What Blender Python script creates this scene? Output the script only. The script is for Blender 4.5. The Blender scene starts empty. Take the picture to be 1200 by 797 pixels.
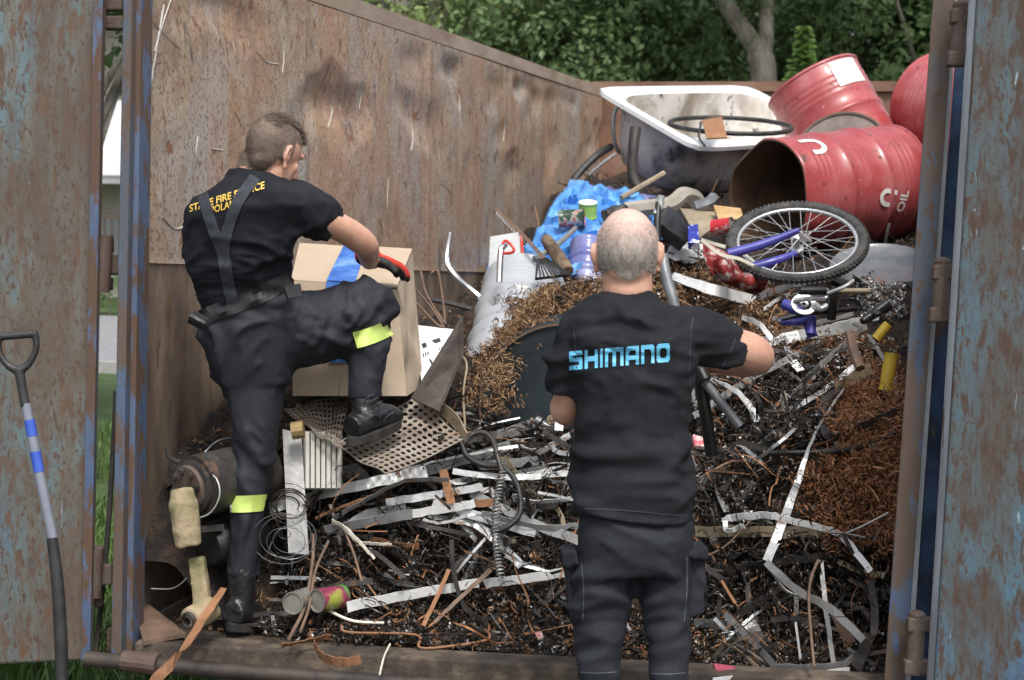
import bpy, bmesh, math, random
import numpy as np
from mathutils import Vector, Matrix, Euler, noise
from mathutils.bvhtree import BVHTree
random.seed(7); rng = np.random.default_rng(11)
S = bpy.context.scene; COL = S.collection
# ---------------- camera, sky, sun, exposure ----------------
F = 1900.0; CAM = Vector((0, 0, 1.8))
YAW, PITCH, ROLL = math.radians(14.6), math.radians(4.9), math.radians(1.0)
RM = (Euler((math.pi/2 - PITCH, 0, YAW)).to_matrix() @ Matrix.Rotation(ROLL, 3, 'Z'))
cam = bpy.data.objects.new('camera', bpy.data.cameras.new('camera')); COL.objects.link(cam)
cam.matrix_world = Matrix.Translation(CAM) @ RM.to_4x4()
cam.data.sensor_width = 36; cam.data.lens = 36*F/1200; cam.data.clip_end = 500; cam.data.clip_start = .05
S.camera = cam
cam.data.dof.use_dof = True; cam.data.dof.focus_distance = 5.0; cam.data.dof.aperture_fstop = 5.6
W = bpy.data.worlds.new('World'); S.world = W; W.use_nodes = True
nt = W.node_tree; bg = nt.nodes['Background']
sky = nt.nodes.new('ShaderNodeTexSky'); sky.sky_type = 'NISHITA'; sky.sun_disc = False
SUN_EL, SUN_AZ = math.radians(58), math.radians(150)   # azimuth clockwise from +Y
sky.sun_elevation = SUN_EL; sky.sun_rotation = SUN_AZ; sky.dust_density = 4.0; sky.air_density = 1.0; sky.ozone_density = .6
hsv = nt.nodes.new('ShaderNodeHueSaturation'); hsv.inputs['Saturation'].default_value = .45
nt.links.new(sky.outputs[0], hsv.inputs['Color']); nt.links.new(hsv.outputs[0], bg.inputs[0])
bg.inputs[1].default_value = .13
sun = bpy.data.objects.new('sun', bpy.data.lights.new('sun', 'SUN')); COL.objects.link(sun)
sun.data.energy = 1.5; sun.data.angle = math.radians(11); sun.data.color = (1, .965, .91)
sd = Vector((math.sin(SUN_AZ)*math.cos(SUN_EL), math.cos(SUN_AZ)*math.cos(SUN_EL), math.sin(SUN_EL)))
sun.rotation_euler = sd.to_track_quat('Z', 'Y').to_euler()
S.view_settings.view_transform = 'Standard'; S.view_settings.look = 'None'
S.view_settings.exposure = .8; S.view_settings.gamma = 1
S.render.engine = 'CYCLES'
# ---------------- geometry helpers ----------------
RN = np.array(RM)
def P(x, y, d):
    v = RM @ Vector(((x-600)/F*d, -(y-398.5)/F*d, -d)); return CAM + v
def PX(x, y, X):
    v = RM @ Vector(((x-600)/F, -(y-398.5)/F, -1)); return CAM + v*(X/v.x)
def PYp(x, y, Y):
    v = RM @ Vector(((x-600)/F, -(y-398.5)/F, -1)); return CAM + v*(Y/v.y)
FWD = RM @ Vector((0, 0, -1)); RIGHT = RM @ Vector((1, 0, 0)); UP = RM @ Vector((0, 1, 0))
XL, XR, YN, YF, ZF, ZT = -2.40, 0.02, 4.56, 11.86, .43, 2.64
_yk = [4.0, 4.62, 4.86, 5.04, 5.22, 5.5, 6, 6.5, 7, 8, 9, 11.86]
_zk = [.44, .45, .48, .68, .93, 1.05, 1.17, 1.30, 1.43, 1.60, 1.78, 1.95]
def ss(a, b, x):
    t = np.clip((x-a)/(b-a), 0, 1); return t*t*(3-2*t)
def heap(X, Y):
    X = np.asarray(X, float); Y = np.asarray(Y, float)
    Ye = Y + .10*np.sin(X*3.1+1) + .05*np.sin(X*9.7) + .22*ss(-.5, .0, X)*0 + .35*(1-ss(-2.32, -1.98, X))*ss(6.0, 5.0, Y)
    z = np.interp(Ye, _yk, _zk)
    z -= .36*(1-ss(-2.1, -1.5, X))*ss(5.8, 7.2, Y)*(1-ss(8.6, 11.0, Y))
    a = ss(4.7, 5.2, Y)
    z += a*(.035*np.sin(X*11+Y*7)+.045*np.sin(X*6.3-Y*9+2)+.012*np.sin(X*31+Y*17)+.012*np.sin(Y*37-X*13))
    z += .17*np.exp(-(((X+1.38)/.22)**2+((Y-6.05)/.24)**2))            # swarf mound
    z += .10*np.exp(-(((X+.8)/.30)**2+((Y-6.3)/.25)**2))
    return z
def rays(px, py):
    px = np.asarray(px, float); py = np.asarray(py, float)
    v = np.stack([(px-600)/F, -(py-398.5)/F, -np.ones_like(px)], 1) @ RN.T
    ts = np.arange(4.3, 12.6, .02)
    P3 = np.array(CAM)[None, None] + v[:, None]*ts[None, :, None]
    below = P3[..., 2] < heap(P3[..., 0], P3[..., 1])
    k = np.where(below.any(1), below.argmax(1), len(ts)-1)
    return ts[k], v
def don(x, y):
    t, v = rays([x], [y]); return float(t[0])
def on(x, y, pull=.03):
    return P(x, y, don(x, y)-pull)

def tag(o, label=None, cat=None, group=None, kind=None):
    if label: o['label'] = label
    if cat: o['category'] = cat
    if group: o['group'] = group
    if kind: o['kind'] = kind
    return o
def thing(name, label, cat, loc, group=None):
    o = bpy.data.objects.new(name, None); COL.objects.link(o); o.location = Vector(loc); o.empty_display_size = .1
    return tag(o, label, cat, group)
def mk(name, vf, m, parent=None, smooth=False, tagv=None):
    v, f = vf
    v = np.asarray(v, float).reshape(-1, 3)
    if parent is not None: base = np.array(parent.get('_w', parent.location)) if False else np.array(worldloc(parent))
    else: base = np.array([(v[:, 0].min()+v[:, 0].max())/2, (v[:, 1].min()+v[:, 1].max())/2, v[:, 2].min()])
    me = bpy.data.meshes.new(name)
    me.from_pydata((v-base).tolist(), [], [tuple(int(i) for i in q) for q in f])
    me.update()
    if smooth:
        me.shade_smooth()
        if len(f) < 6000: me.set_sharp_from_angle(angle=math.radians(48))
    if isinstance(m, (list, tuple)):
        for q in m: me.materials.append(q)
    elif m: me.materials.append(m)
    o = bpy.data.objects.new(name, me); COL.objects.link(o)
    if parent is not None: o.parent = parent
    else: o.location = base
    if tagv: tag(o, *tagv)
    return o
def worldloc(o):
    l = Vector(o.location)
    while o.parent: o = o.parent; l += o.location
    return l
def join(*ms):
    V = []; Fc = []; n = 0
    for v, f in ms:
        v = np.asarray(v, float).reshape(-1, 3); V.append(v)
        Fc += [tuple(int(i)+n for i in q) for q in f]; n += len(v)
    return np.concatenate(V), Fc
def frames(pts, up=None):
    pts = [Vector(p) for p in pts]; n = len(pts); T = []
    for i in range(n):
        a = pts[max(i-1, 0)]; b = pts[min(i+1, n-1)]; t = (b-a)
        T.append(t.normalized() if t.length > 1e-9 else Vector((0, 0, 1)))
    if up is None:
        up = Vector((0, 0, 1)) if abs(T[0].z) < .9 else Vector((1, 0, 0))
    N = []; u = (up - T[0]*up.dot(T[0])).normalized()
    for i in range(n):
        u = (u - T[i]*u.dot(T[i])); u.normalize(); N.append(u.copy())
    return pts, T, N
def smoothpath(pts, n=6):
    pts = [Vector(p) for p in pts]
    if len(pts) < 3: return [pts[0].lerp(pts[-1], i/n) for i in range(n+1)]
    out = []
    Q = [2*pts[0]-pts[1]]+pts+[2*pts[-1]-pts[-2]]
    for i in range(1, len(Q)-2):
        p0, p1, p2, p3 = Q[i-1:i+3]
        for k in range(n):
            t = k/n
            out.append(.5*((2*p1)+(p2-p0)*t+(2*p0-5*p1+4*p2-p3)*t*t+(3*p1-p0-3*p2+p3)*t**3))
    out.append(pts[-1]); return out
def tube(pts, r, n=10, caps=True, flat=1.0, up=None, closed=False):
    pts, T, N = frames(pts, up); k = len(pts)
    rr = r if isinstance(r, (list, tuple, np.ndarray)) else [r]*k
    if len(rr) != k: rr = np.interp(np.linspace(0, 1, k), np.linspace(0, 1, len(rr)), rr)
    V = []
    for i in range(k):
        b = T[i].cross(N[i])
        for j in range(n):
            a = 2*math.pi*j/n
            V.append(pts[i] + (N[i]*math.cos(a)*flat + b*math.sin(a))*rr[i])
    f = []
    kk = k if closed else k-1
    for i in range(kk):
        i2 = (i+1) % k
        for j in range(n):
            j2 = (j+1) % n
            f.append((i*n+j, i*n+j2, i2*n+j2, i2*n+j))
    if caps and not closed:
        f.append(tuple(range(n))[::-1]); f.append(tuple((k-1)*n+j for j in range(n)))
    return np.array([list(v) for v in V]), f
def ribbon(pts, w, th=.0025, side=None, twist=0):
    """flat bar: pts world path, w width, side = preferred width direction per path"""
    pts, T, N = frames(pts); k = len(pts); V = []
    ws = w if isinstance(w, (list, tuple)) else [w]*k
    if len(ws) != k: ws = np.interp(np.linspace(0, 1, k), np.linspace(0, 1, len(ws)), ws)
    for i in range(k):
        s = side if side is not None else T[i].cross(FWD)
        s = (s - T[i]*s.dot(T[i]))
        if s.length < 1e-4: s = N[i].copy()
        s.normalize()
        if twist: s = Matrix.Rotation(twist*i/(k-1) if not callable(twist) else twist(i/(k-1)), 3, T[i]) @ s
        nn = T[i].cross(s)
        for a, b in ((-1, -1), (1, -1), (1, 1), (-1, 1)):
            V.append(pts[i] + s*a*ws[i]/2 + nn*b*th/2)
    f = []
    for i in range(k-1):
        for j in range(4):
            f.append((i*4+j, i*4+(j+1) % 4, i*4+4+(j+1) % 4, i*4+4+j))
    f.append((3, 2, 1, 0)); f.append(tuple((k-1)*4+j for j in range(4)))
    return np.array([list(v) for v in V]), f
def hexa(c):      # 8 corners: front 4 (tl,tr,br,bl), back 4
    return np.array([list(q) for q in c]), [(0, 1, 2, 3), (7, 6, 5, 4), (0, 4, 5, 1), (1, 5, 6, 2), (2, 6, 7, 3), (3, 7, 4, 0)]
def slab(c4, th, direction=None):
    c4 = [Vector(q) for q in c4]
    n = direction or (c4[1]-c4[0]).cross(c4[3]-c4[0]).normalized()
    if direction is None and n.dot(FWD) < 0: n = -n
    return hexa(c4+[q+n*th for q in c4])
def box(c, s, R=None):
    c = Vector(c); R = R or Matrix.Identity(3); h = Vector(s)/2
    q = [(-1, -1, 1), (1, -1, 1), (1, -1, -1), (-1, -1, -1), (-1, 1, 1), (1, 1, 1), (1, 1, -1), (-1, 1, -1)]
    return hexa([c + R @ Vector((a*h.x, b*h.y, d*h.z)) for a, b, d in q])
def bevel(o, w=.004, seg=2):
    b = o.modifiers.new('bevel', 'BEVEL'); b.width = w; b.segments = seg; b.limit_method = 'ANGLE'; b.angle_limit = .6
    return o
def ellipsoid(c, r, R=None, nu=16, nv=10):
    c = Vector(c); R = R or Matrix.Identity(3); V = [c + R @ Vector((0, 0, r[2]))]; f = []
    for i in range(1, nv):
        th = math.pi*i/nv
        for j in range(nu):
            a = 2*math.pi*j/nu
            V.append(c + R @ Vector((r[0]*math.sin(th)*math.cos(a), r[1]*math.sin(th)*math.sin(a), r[2]*math.cos(th))))
    V.append(c + R @ Vector((0, 0, -r[2])))
    for j in range(nu):
        f.append((0, 1+j, 1+(j+1) % nu))
        f.append((len(V)-1, 1+(nv-2)*nu+(j+1) % nu, 1+(nv-2)*nu+j))
    for i in range(nv-2):
        for j in range(nu):
            f.append((1+i*nu+j, 1+(i+1)*nu+j, 1+(i+1)*nu+(j+1) % nu, 1+i*nu+(j+1) % nu))
    return np.array([list(v) for v in V]), f
def rloft(rings, n=28, ex=2.3):
    """rings: (center, a-vector, b-vector) ellipses, capped"""
    V = []
    for c, a, b in rings:
        for j in range(n):
            t = 2*math.pi*j/n; ct, st = math.cos(t), math.sin(t)
            V.append(c + a*math.copysign(abs(ct)**(2/ex), ct) + b*math.copysign(abs(st)**(2/ex), st))
    f = []
    for i in range(len(rings)-1):
        for j in range(n):
            f.append((i*n+j, i*n+(j+1) % n, (i+1)*n+(j+1) % n, (i+1)*n+j))
    f.append(tuple(range(n))[::-1]); f.append(tuple((len(rings)-1)*n+j for j in range(n)))
    return np.array([list(v) for v in V]), f
def remesh(vf, vox, smooth=4, disp=None):
    v, f = vf
    me = bpy.data.meshes.new('t'); me.from_pydata(np.asarray(v).tolist(), [], f)
    bm = bmesh.new(); bm.from_mesh(me); bmesh.ops.recalc_face_normals(bm, faces=bm.faces); bm.to_mesh(me); bm.free()
    o = bpy.data.objects.new('t', me); COL.objects.link(o)
    m = o.modifiers.new('r', 'REMESH'); m.mode = 'VOXEL'; m.voxel_size = vox
    if smooth:
        s = o.modifiers.new('s', 'SMOOTH'); s.iterations = smooth; s.factor = .5
    dg = bpy.context.evaluated_depsgraph_get(); e = o.evaluated_get(dg); em = e.to_mesh()
    V = np.empty(len(em.vertices)*3); em.vertices.foreach_get('co', V); V = V.reshape(-1, 3)
    N = np.empty(len(em.vertices)*3); em.vertices.foreach_get('normal', N); N = N.reshape(-1, 3)
    Fc = [tuple(p.vertices) for p in em.polygons]
    e.to_mesh_clear(); bpy.data.objects.remove(o); bpy.data.meshes.remove(me)
    if disp is not None:
        for i in range(len(V)):
            V[i] += N[i]*disp(Vector(V[i]), Vector(N[i]))
    return V, Fc
def bvh(vf):
    return BVHTree.FromPolygons([tuple(q) for q in vf[0]], [tuple(q) for q in vf[1]])
def text_mesh(s, size=1, bold=0.0, align='CENTER'):
    cu = bpy.data.curves.new('t', 'FONT'); cu.body = s; cu.size = size; cu.align_x = align; cu.align_y = 'CENTER'; cu.offset = bold; cu.resolution_u = 3
    o = bpy.data.objects.new('t', cu); COL.objects.link(o)
    dg = bpy.context.evaluated_depsgraph_get(); e = o.evaluated_get(dg); em = e.to_mesh()
    V = np.empty(len(em.vertices)*3); em.vertices.foreach_get('co', V); V = V.reshape(-1, 3)
    bm = bmesh.new(); bm.from_mesh(em); bmesh.ops.triangulate(bm, faces=bm.faces)
    bmesh.ops.subdivide_edges(bm, edges=[q for q in bm.edges if q.calc_length() > size*.18], cuts=2)
    bmesh.ops.triangulate(bm, faces=bm.faces)
    V = np.array([list(q.co) for q in bm.verts]); bm.verts.index_update(); Fc = [tuple(q.index for q in p.verts) for p in bm.faces]; bm.free()
    e.to_mesh_clear(); bpy.data.objects.remove(o); return V, Fc
# ---------------- materials ----------------
def mat(name, cols, scale=6, stretch=(1, 1, 1), rough=.6, metal=0, bump=.1, bscale=None, detail=8, contrast=None, rvar=.12, spec=None, layers=(), coat=0, dist=0.0, bdist=.01):
    """cols: [(pos, (r,g,b))...] noise ramp; layers: (scale, stretch, lo, hi, colour, rough, metal) thresholded noise patches on top"""
    m = bpy.data.materials.new(name); m.use_nodes = True; t = m.node_tree; b = t.nodes['Principled BSDF']; L = t.links.new
    geo = t.nodes.new('ShaderNodeTexCoord')
    def ns(sc, st, det=detail, off=0, ds=dist):
        mp = t.nodes.new('ShaderNodeMapping'); mp.inputs['Scale'].default_value = st; mp.inputs['Location'].default_value = (off, off*.7, off*1.3)
        L(geo.outputs['Object'], mp.inputs[0])
        n = t.nodes.new('ShaderNodeTexNoise'); n.inputs['Scale'].default_value = sc; n.inputs['Detail'].default_value = det; n.inputs['Roughness'].default_value = .62
        n.inputs['Distortion'].default_value = ds
        L(mp.outputs[0], n.inputs[0]); return n.outputs[0]
    r = t.nodes.new('ShaderNodeValToRGB'); e = r.color_ramp.elements
    if len(cols) == 1: cols = [(0.3, cols[0][1]), (.7, tuple(c*.8 for c in cols[0][1]))]
    while len(e) < len(cols): e.new(.5)
    for q, (p, c) in zip(e, cols): q.position = p; q.color = (*c, 1)
    base = ns(scale, stretch); L(base, r.inputs[0]); col = r.outputs[0]
    rv = t.nodes.new('ShaderNodeMapRange'); rv.inputs[3].default_value = max(0, rough-rvar); rv.inputs[4].default_value = min(1, rough+rvar)
    rv.inputs[1].default_value = .3; rv.inputs[2].default_value = .7
    L(ns(scale*2.3, stretch, off=5), rv.inputs[0]); ro = rv.outputs[0]; me_ = None
    hgt = None
    for i, (sc, st, lo, hi, c, lr, lm) in enumerate(layers):
        mr = t.nodes.new('ShaderNodeMapRange'); mr.inputs[1].default_value = lo; mr.inputs[2].default_value = hi
        L(ns(sc, st, off=11+7*i, ds=.4), mr.inputs[0])
        mx = t.nodes.new('ShaderNodeMix'); mx.data_type = 'RGBA'; L(mr.outputs[0], mx.inputs[0]); L(col, mx.inputs[6]); mx.inputs[7].default_value = (*c, 1); col = mx.outputs[2]
        m2 = t.nodes.new('ShaderNodeMix'); L(mr.outputs[0], m2.inputs[0]); L(ro, m2.inputs[2]); m2.inputs[3].default_value = lr; ro = m2.outputs[0]
        m3 = t.nodes.new('ShaderNodeMix'); L(mr.outputs[0], m3.inputs[0])
        if me_ is None: m3.inputs[2].default_value = metal
        else: L(me_, m3.inputs[2])
        m3.inputs[3].default_value = lm; me_ = m3.outputs[0]
    L(col, b.inputs['Base Color']); L(ro, b.inputs['Roughness'])
    if me_ is not None: L(me_, b.inputs['Metallic'])
    else: b.inputs['Metallic'].default_value = metal
    if spec is not None: b.inputs['Specular IOR Level'].default_value = spec
    if coat: b.inputs['Coat Weight'].default_value = coat; b.inputs['Coat Roughness'].default_value = .15
    if bump:
        bp = t.nodes.new('ShaderNodeBump'); bp.inputs['Strength'].default_value = min(1, bump); bp.inputs['Distance'].default_value = bdist
        L(ns(bscale or scale*3, stretch, off=3), bp.inputs['Height']); L(bp.outputs[0], b.inputs['Normal'])
    m['_n'] = 1
    return m
# ---------------- materials of the setting ----------------
RUST = (.13, .066, .034); RUSTD = (.06, .036, .024)
M_door = mat('door_paint', [(.38, (.085, .068, .052)), (.50, (.105, .105, .090)), (.59, (.09, .14, .155)), (.70, (.06, .12, .19))], scale=2.6, stretch=(2.2, 2.2, .6), rough=.5, bump=.35, bscale=40, rvar=.15, dist=.5,
  layers=((2.2, (2.4, 2.4, .7), .42, .62, (.072, .056, .043), .75, 0), (30, (1.3, 1.3, .45), .50, .62, (.085, .055, .038), .85, 0), (75, (1.2, 1.2, .5), .57, .60, (.075, .045, .032), .85, 0), (17, (1.6, 1.6, .4), .55, .68, (.10, .055, .032), .8, 0), (12, (1, 1, 1), .63, .68, (.055, .05, .045), .6, 0), (2.2, (1, 1, 1), .60, .72, (.05, .04, .035), .7, 0), (60, (1, 1, .12), .69, .72, (.22, .32, .38), .5, 0)))
M_post = mat('post_paint', [(.35, (.07, .055, .04)), (.5, (.09, .06, .045)), (.62, (.06, .075, .10))], scale=5, stretch=(2, 2, .5), rough=.6, bump=.3, bscale=50,
  layers=((9, (1.5, 1.5, .5), .55, .6, (.06, .09, .15), .5, 0), (30, (1, 1, .6), .58, .62, (.09, .05, .03), .8, 0)))
M_postblue = mat('post_blue', [(.35, (.05, .075, .14)), (.6, (.07, .105, .18))], scale=6, stretch=(2, 2, .5), rough=.5, bump=.3, bscale=50,
  layers=((8, (2, 2, .6), .47, .53, (.085, .05, .032), .8, 0), (40, (1, 1, .4), .6, .64, (.08, .05, .035), .8, 0)))
M_edge = mat('pale_edge', [(.4, (.44, .49, .54)), (.6, (.30, .33, .36))], scale=14, stretch=(1, 1, .2), rough=.45, bump=.3, layers=((20, (1, 1, .3), .6, .65, (.16, .10, .06), .8, 0),))  # pale base with rust patches; on the right door it paints the lit edge
M_hinge = mat('hinge_steel', [(.4, (.10, .078, .063)), (.6, (.075, .047, .036))], scale=12, rough=.7, bump=.3)
M_wall = mat('wall_rust', [(.30, (.21, .13, .085)), (.42, (.31, .22, .15)), (.5, (.37, .295, .215)), (.58, (.31, .19, .115)), (.70, (.42, .35, .28))], scale=2.4, stretch=(1, .75, .7), rough=.55, bump=.12, bscale=16, rvar=.2, dist=.35,
  layers=((1.7, (1, 1.1, .42), .46, .62, (.35, .325, .29), .5, .1), (1.5, (1, .9, .6), .48, .66, (.38, .23, .145), .75, 0), (9, (1, 1.5, .55), .50, .70, (.22, .14, .095), .7, 0), (2.6, (1, 1.9, .35), .58, .70, (.35, .28, .17), .7, 0), (7, (1, 2.4, .22), .60, .72, (.36, .33, .30), .5, .1), (1.6, (1, 1.5, .8), .58, .74, (.32, .22, .11), .7, 0), (5, (1, 1.4, .7), .62, .68, (.11, .09, .085), .5, .1), (70, (1, 1, .9), .52, .62, (.17, .105, .075), .7, 0), (30, (1, 1, .8), .58, .66, (.38, .33, .27), .5, 0), (13, (1, 1, .7), .60, .65, (.20, .10, .06), .8, 0), (28, (1, 3, .22), .69, .715, (.42, .38, .34), .5, 0)))
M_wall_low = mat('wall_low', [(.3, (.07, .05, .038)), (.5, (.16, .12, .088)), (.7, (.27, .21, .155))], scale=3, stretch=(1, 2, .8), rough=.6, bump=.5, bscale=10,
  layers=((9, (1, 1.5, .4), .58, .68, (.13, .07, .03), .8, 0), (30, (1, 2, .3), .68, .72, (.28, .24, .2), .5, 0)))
M_floor = mat('floor_dirt', [(.35, (.03, .023, .018)), (.5, (.07, .05, .035)), (.65, (.13, .095, .065))], scale=7, rough=.85, bump=.8, bscale=40, bdist=.02)
M_lip = mat('lip_dirt', [(.35, (.03, .024, .019)), (.5, (.06, .046, .035)), (.62, (.13, .10, .072))], scale=9, rough=.85, bump=.6, bscale=40)
M_grass = mat('grass_ground', [(.35, (.03, .055, .015)), (.6, (.07, .12, .03))], scale=3, rough=.9, bump=.8, bscale=60, bdist=.03)
M_blade = mat('grass_blade', [(.35, (.05, .10, .02)), (.65, (.11, .19, .045))], scale=1.5, rough=.6, bump=0)
M_road = mat('asphalt', [(.4, (.2, .2, .21)), (.6, (.26, .26, .27))], scale=10, rough=.85, bump=.3, bscale=200)
# ---------------- ground ----------------
def sheet(x0, x1, y0, y1, z, nx=2, ny=2):
    V = [(x0+(x1-x0)*i/(nx-1), y0+(y1-y0)*j/(ny-1), z) for j in range(ny) for i in range(nx)]
    return V, [(j*nx+i, j*nx+i+1, (j+1)*nx+i+1, (j+1)*nx+i) for j in range(ny-1) for i in range(nx-1)]
mk('ground', sheet(-150, 150, -60, 200, 0), M_grass, tagv=(None, None, None, 'structure'))
M_gravel = mat('gravel_yard', [(.35, (.05, .045, .038)), (.6, (.12, .105, .085))], scale=20, rough=.9, bump=1, bscale=90, bdist=.02)
mk('yard_gravel', sheet(-3.6, 8, -3, 5.15, .004), M_gravel, tagv=(None, None, None, 'structure'))
mk('road', sheet(-60, 40, 14.8, 21.5, .02), M_road, tagv=(None, None, None, 'structure'))
mk('kerb', box((-10, 14.74, .05), (100, .12, .13)), mat('kerb_stone', [(.4, (.3, .3, .29)), (.6, (.38, .37, .35))], scale=8, rough=.8), tagv=(None, None, None, 'structure'))
# grass blades in the strip seen through the gap and below the door
def blades(n, x0, x1, y0, y1, h0, h1):
    V = []; f = []
    xs = rng.uniform(x0, x1, n); ys = rng.uniform(y0, y1, n)
    for x, y in zip(xs, ys):
        a = random.random()*6.28; h = random.uniform(h0, h1); w = .004+.003*random.random(); lx, ly = random.gauss(0, .4)*h, random.gauss(0, .4)*h
        c, s = math.cos(a)*w, math.sin(a)*w; k = len(V)
        V += [(x-c, y-s, 0), (x+c, y+s, 0), (x+c*.7+lx*.4, y+s*.7+ly*.4, h*.6), (x-c*.7+lx*.4, y-s*.7+ly*.4, h*.6), (x+lx, y+ly, h)]
        f += [(k, k+1, k+2, k+3), (k+3, k+2, k+4)]
    return V, f
mk('grass', join(blades(16000, -4.6, -2.55, 5.2, 9, .04, .11), blades(9000, -6.2, -3.2, 9, 14.6, .05, .12)), M_blade, tagv=('short green lawn grass beside the blue container', 'grass', None, 'stuff'))
# ---------------- container ----------------
CT = thing('waste_container', 'large rusty open-top scrap container with blue end doors folded open', 'container', (-1.2, YN, ZF-.1))
def seam_z(y):
    q0 = PX(165, 308, XL-.03); q1 = PX(570, 319, XL-.03)
    return q0.z+(q1.z-q0.z)*(y-q0.y)/(q1.y-q0.y)
def wall_grid(top):
    ny, nz = 240, (70 if top else 50); V = []; f = []
    for j in range(nz+1):
        for i in range(ny+1):
            y = YN+.10+(YF-YN-.10)*i/ny; zs = min(seam_z(y), 2.0)
            z = (zs+(ZT-.07-zs)*j/nz) if top else (ZF+(zs-ZF)*j/nz)
            n1 = noise.noise(Vector((y*2.6, z*.9, 3))); n2 = noise.noise(Vector((y*2.1, z*3.0, 9)))
            d = -.007*max(0, n1-.08) - .06*max(0, n2-.12)*ss(1.6, 2.2, z) - .018*max(0, noise.noise(Vector((y*1.3, z*.4, 30))))
            e = noise.noise(Vector((y*3.4, z*3.4, 67)))
            if z > 1.9: d -= .07*max(0, e-.18)*ss(1.85, 2.15, z)*(1 if y > 6.0 else .15)
            d *= 1-ss(ZT-.2, ZT-.08, z)
            if abs(z-zs) < .012: d += .003
            for yw in (6.02, 7.62, 9.4): d += .010*math.exp(-((y-yw)/.018)**2)
            V.append((XL-.03 + d*1.0 + .006*math.sin(y*1.1) - (0 if top else .003), y, z))
    for j in range(nz):
        for i in range(ny): a = j*(ny+1)+i; f.append((a, a+1, a+ny+2, a+ny+1))
    return V, f
mk('side_wall', wall_grid(True), M_wall, CT, smooth=True)
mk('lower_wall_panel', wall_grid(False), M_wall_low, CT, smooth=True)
mk('side_wall', box((XL-.12, (YN+YF)/2+.2, (ZF+ZT)/2), (.012, YF-YN-.42, ZT-ZF)), M_door, CT)
mk('top_rail', box((XL-.066, (YN+YF)/2+.1, ZT-.03), (.075, YF-YN-.2, .07)), mat('rail_rust', [(.35, (.22, .15, .105)), (.6, (.34, .27, .21))], scale=6, stretch=(1, .4, 1), rough=.7, bump=.5), CT)
M_end = mat('end_rust', [(.35, (.12, .06, .04)), (.5, (.20, .11, .07)), (.65, (.27, .17, .12))], scale=3, rough=.65, bump=.3)
mk('end_wall', box(((XL+XR)/2, YF+.03, (ZF+ZT)/2), (XR-XL+.2, .05, ZT-ZF)), M_end, CT)
mk('end_rail', box(((XL+XR)/2, YF+.03, ZT+.012), (XR-XL+.28, .12, .07)), M_end, CT)
mk('side_wall', box((XR+.09, (YN+YF)/2+.1, (ZF+ZT)/2-.16), (.05, YF-YN-.1, ZT-ZF-.32)), M_wall, CT)
mk('floor_plate', box(((XL+XR)/2, (YN+YF)/2, ZF-.04), (XR-XL+.2, YF-YN, .07)), M_floor, CT)
# blue corner posts
def lean_post(xl0, xr0, xl1, xr1, d, dep, m, name='corner_post', ytop=-90, ybot=797):
    def ex(a, b, y): return a+(b-a)*y/797.0
    c = [P(ex(xl0, xl1, ytop), ytop, d), P(ex(xr0, xr1, ytop), ytop, d), P(ex(xr0, xr1, ybot), ybot, d), P(ex(xl0, xl1, ybot), ybot, d)]
    return mk(name, slab(c, dep, Vector((0, 1, 0))), m, CT)
bevel(lean_post(144, 154.5, 129, 141.5, 5.0, .12, M_post, ybot=770))
bevel(lean_post(155, 165.5, 142, 154, 5.03, .08, M_postblue, ybot=765))
bevel(lean_post(1093, 1119, 1036, 1061, 4.38, .12, M_post, ybot=860))
lean_post(1117, 1123, 1060, 1067, 4.42, .04, M_edge, 'pale_edge', ybot=860)  # narrow pale strip along the post
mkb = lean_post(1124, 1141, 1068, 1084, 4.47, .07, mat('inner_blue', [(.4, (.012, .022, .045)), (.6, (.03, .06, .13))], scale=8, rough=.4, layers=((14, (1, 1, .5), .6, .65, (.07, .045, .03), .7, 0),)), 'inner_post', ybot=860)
# left door
def door(corners, th, m, sgn, dirv):
    return slab(corners, th, dirv)
LD = mk('door', slab([P(-420, -110, 4.62), P(123, -110, 5.02), P(105, 774, 5.02), P(-420, 800, 4.62)], .025, Vector((.0, 1, 0))), M_door, CT); bevel(LD, .008)
mk('door_edge', slab([P(112, -110, 5.0), P(122.6, -110, 5.01), P(105.5, 773, 5.01), P(95, 774, 5.0)], .015, FWD), M_postblue, LD)  # lighter blue strip paints the light on the left door's edge
M_door2 = mat('door_paint_blue', [(.34, (.075, .065, .055)), (.45, (.075, .10, .11)), (.54, (.07, .135, .18)), (.64, (.055, .11, .22))], scale=2.6, stretch=(2.2, 2.2, .6), rough=.5, bump=.35, bscale=40, rvar=.15, dist=.5,
  layers=((3.5, (2, 2, .8), .50, .66, (.066, .046, .034), .75, 0), (26, (1.6, 1.6, .45), .49, .60, (.066, .042, .031), .85, 0), (70, (1.2, 1.2, .5), .58, .61, (.075, .045, .032), .85, 0), (12, (1, 1, 1), .63, .68, (.055, .05, .045), .6, 0), (60, (1, 1, .15), .68, .71, (.25, .34, .40), .5, 0)))
RD = mk('door', slab([P(1151, -110, 4.16), P(1560, -110, 3.7), P(1560, 990, 3.7), P(1088, 900, 4.16)], .06, Vector((0, 1, 0))), M_door2, CT); bevel(RD, .006)
mk('door_edge', slab([P(1144.5, -110, 4.2), P(1150.5, -110, 4.17), P(1087.5, 900, 4.17), P(1082, 900, 4.2)], .02, FWD), M_edge, RD)  # pale strip paints the light caught by the right door's edge
def hinge(px0, px1, y0, y1, d, lean=0):
    h = mk('hinge', slab([P(px0, y0, d), P(px1, y0, d), P(px1-lean, y1, d), P(px0-lean, y1, d)], .035, FWD), M_hinge, CT); bevel(h, .006); return h
def knuckle(px, y0, y1, r, d):
    o = mk('hinge_pin', tube([P(px, y0, d), P(px-(y1-y0)*.06, y1, d)], r, 14), M_hinge, CT, smooth=False); return o
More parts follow.
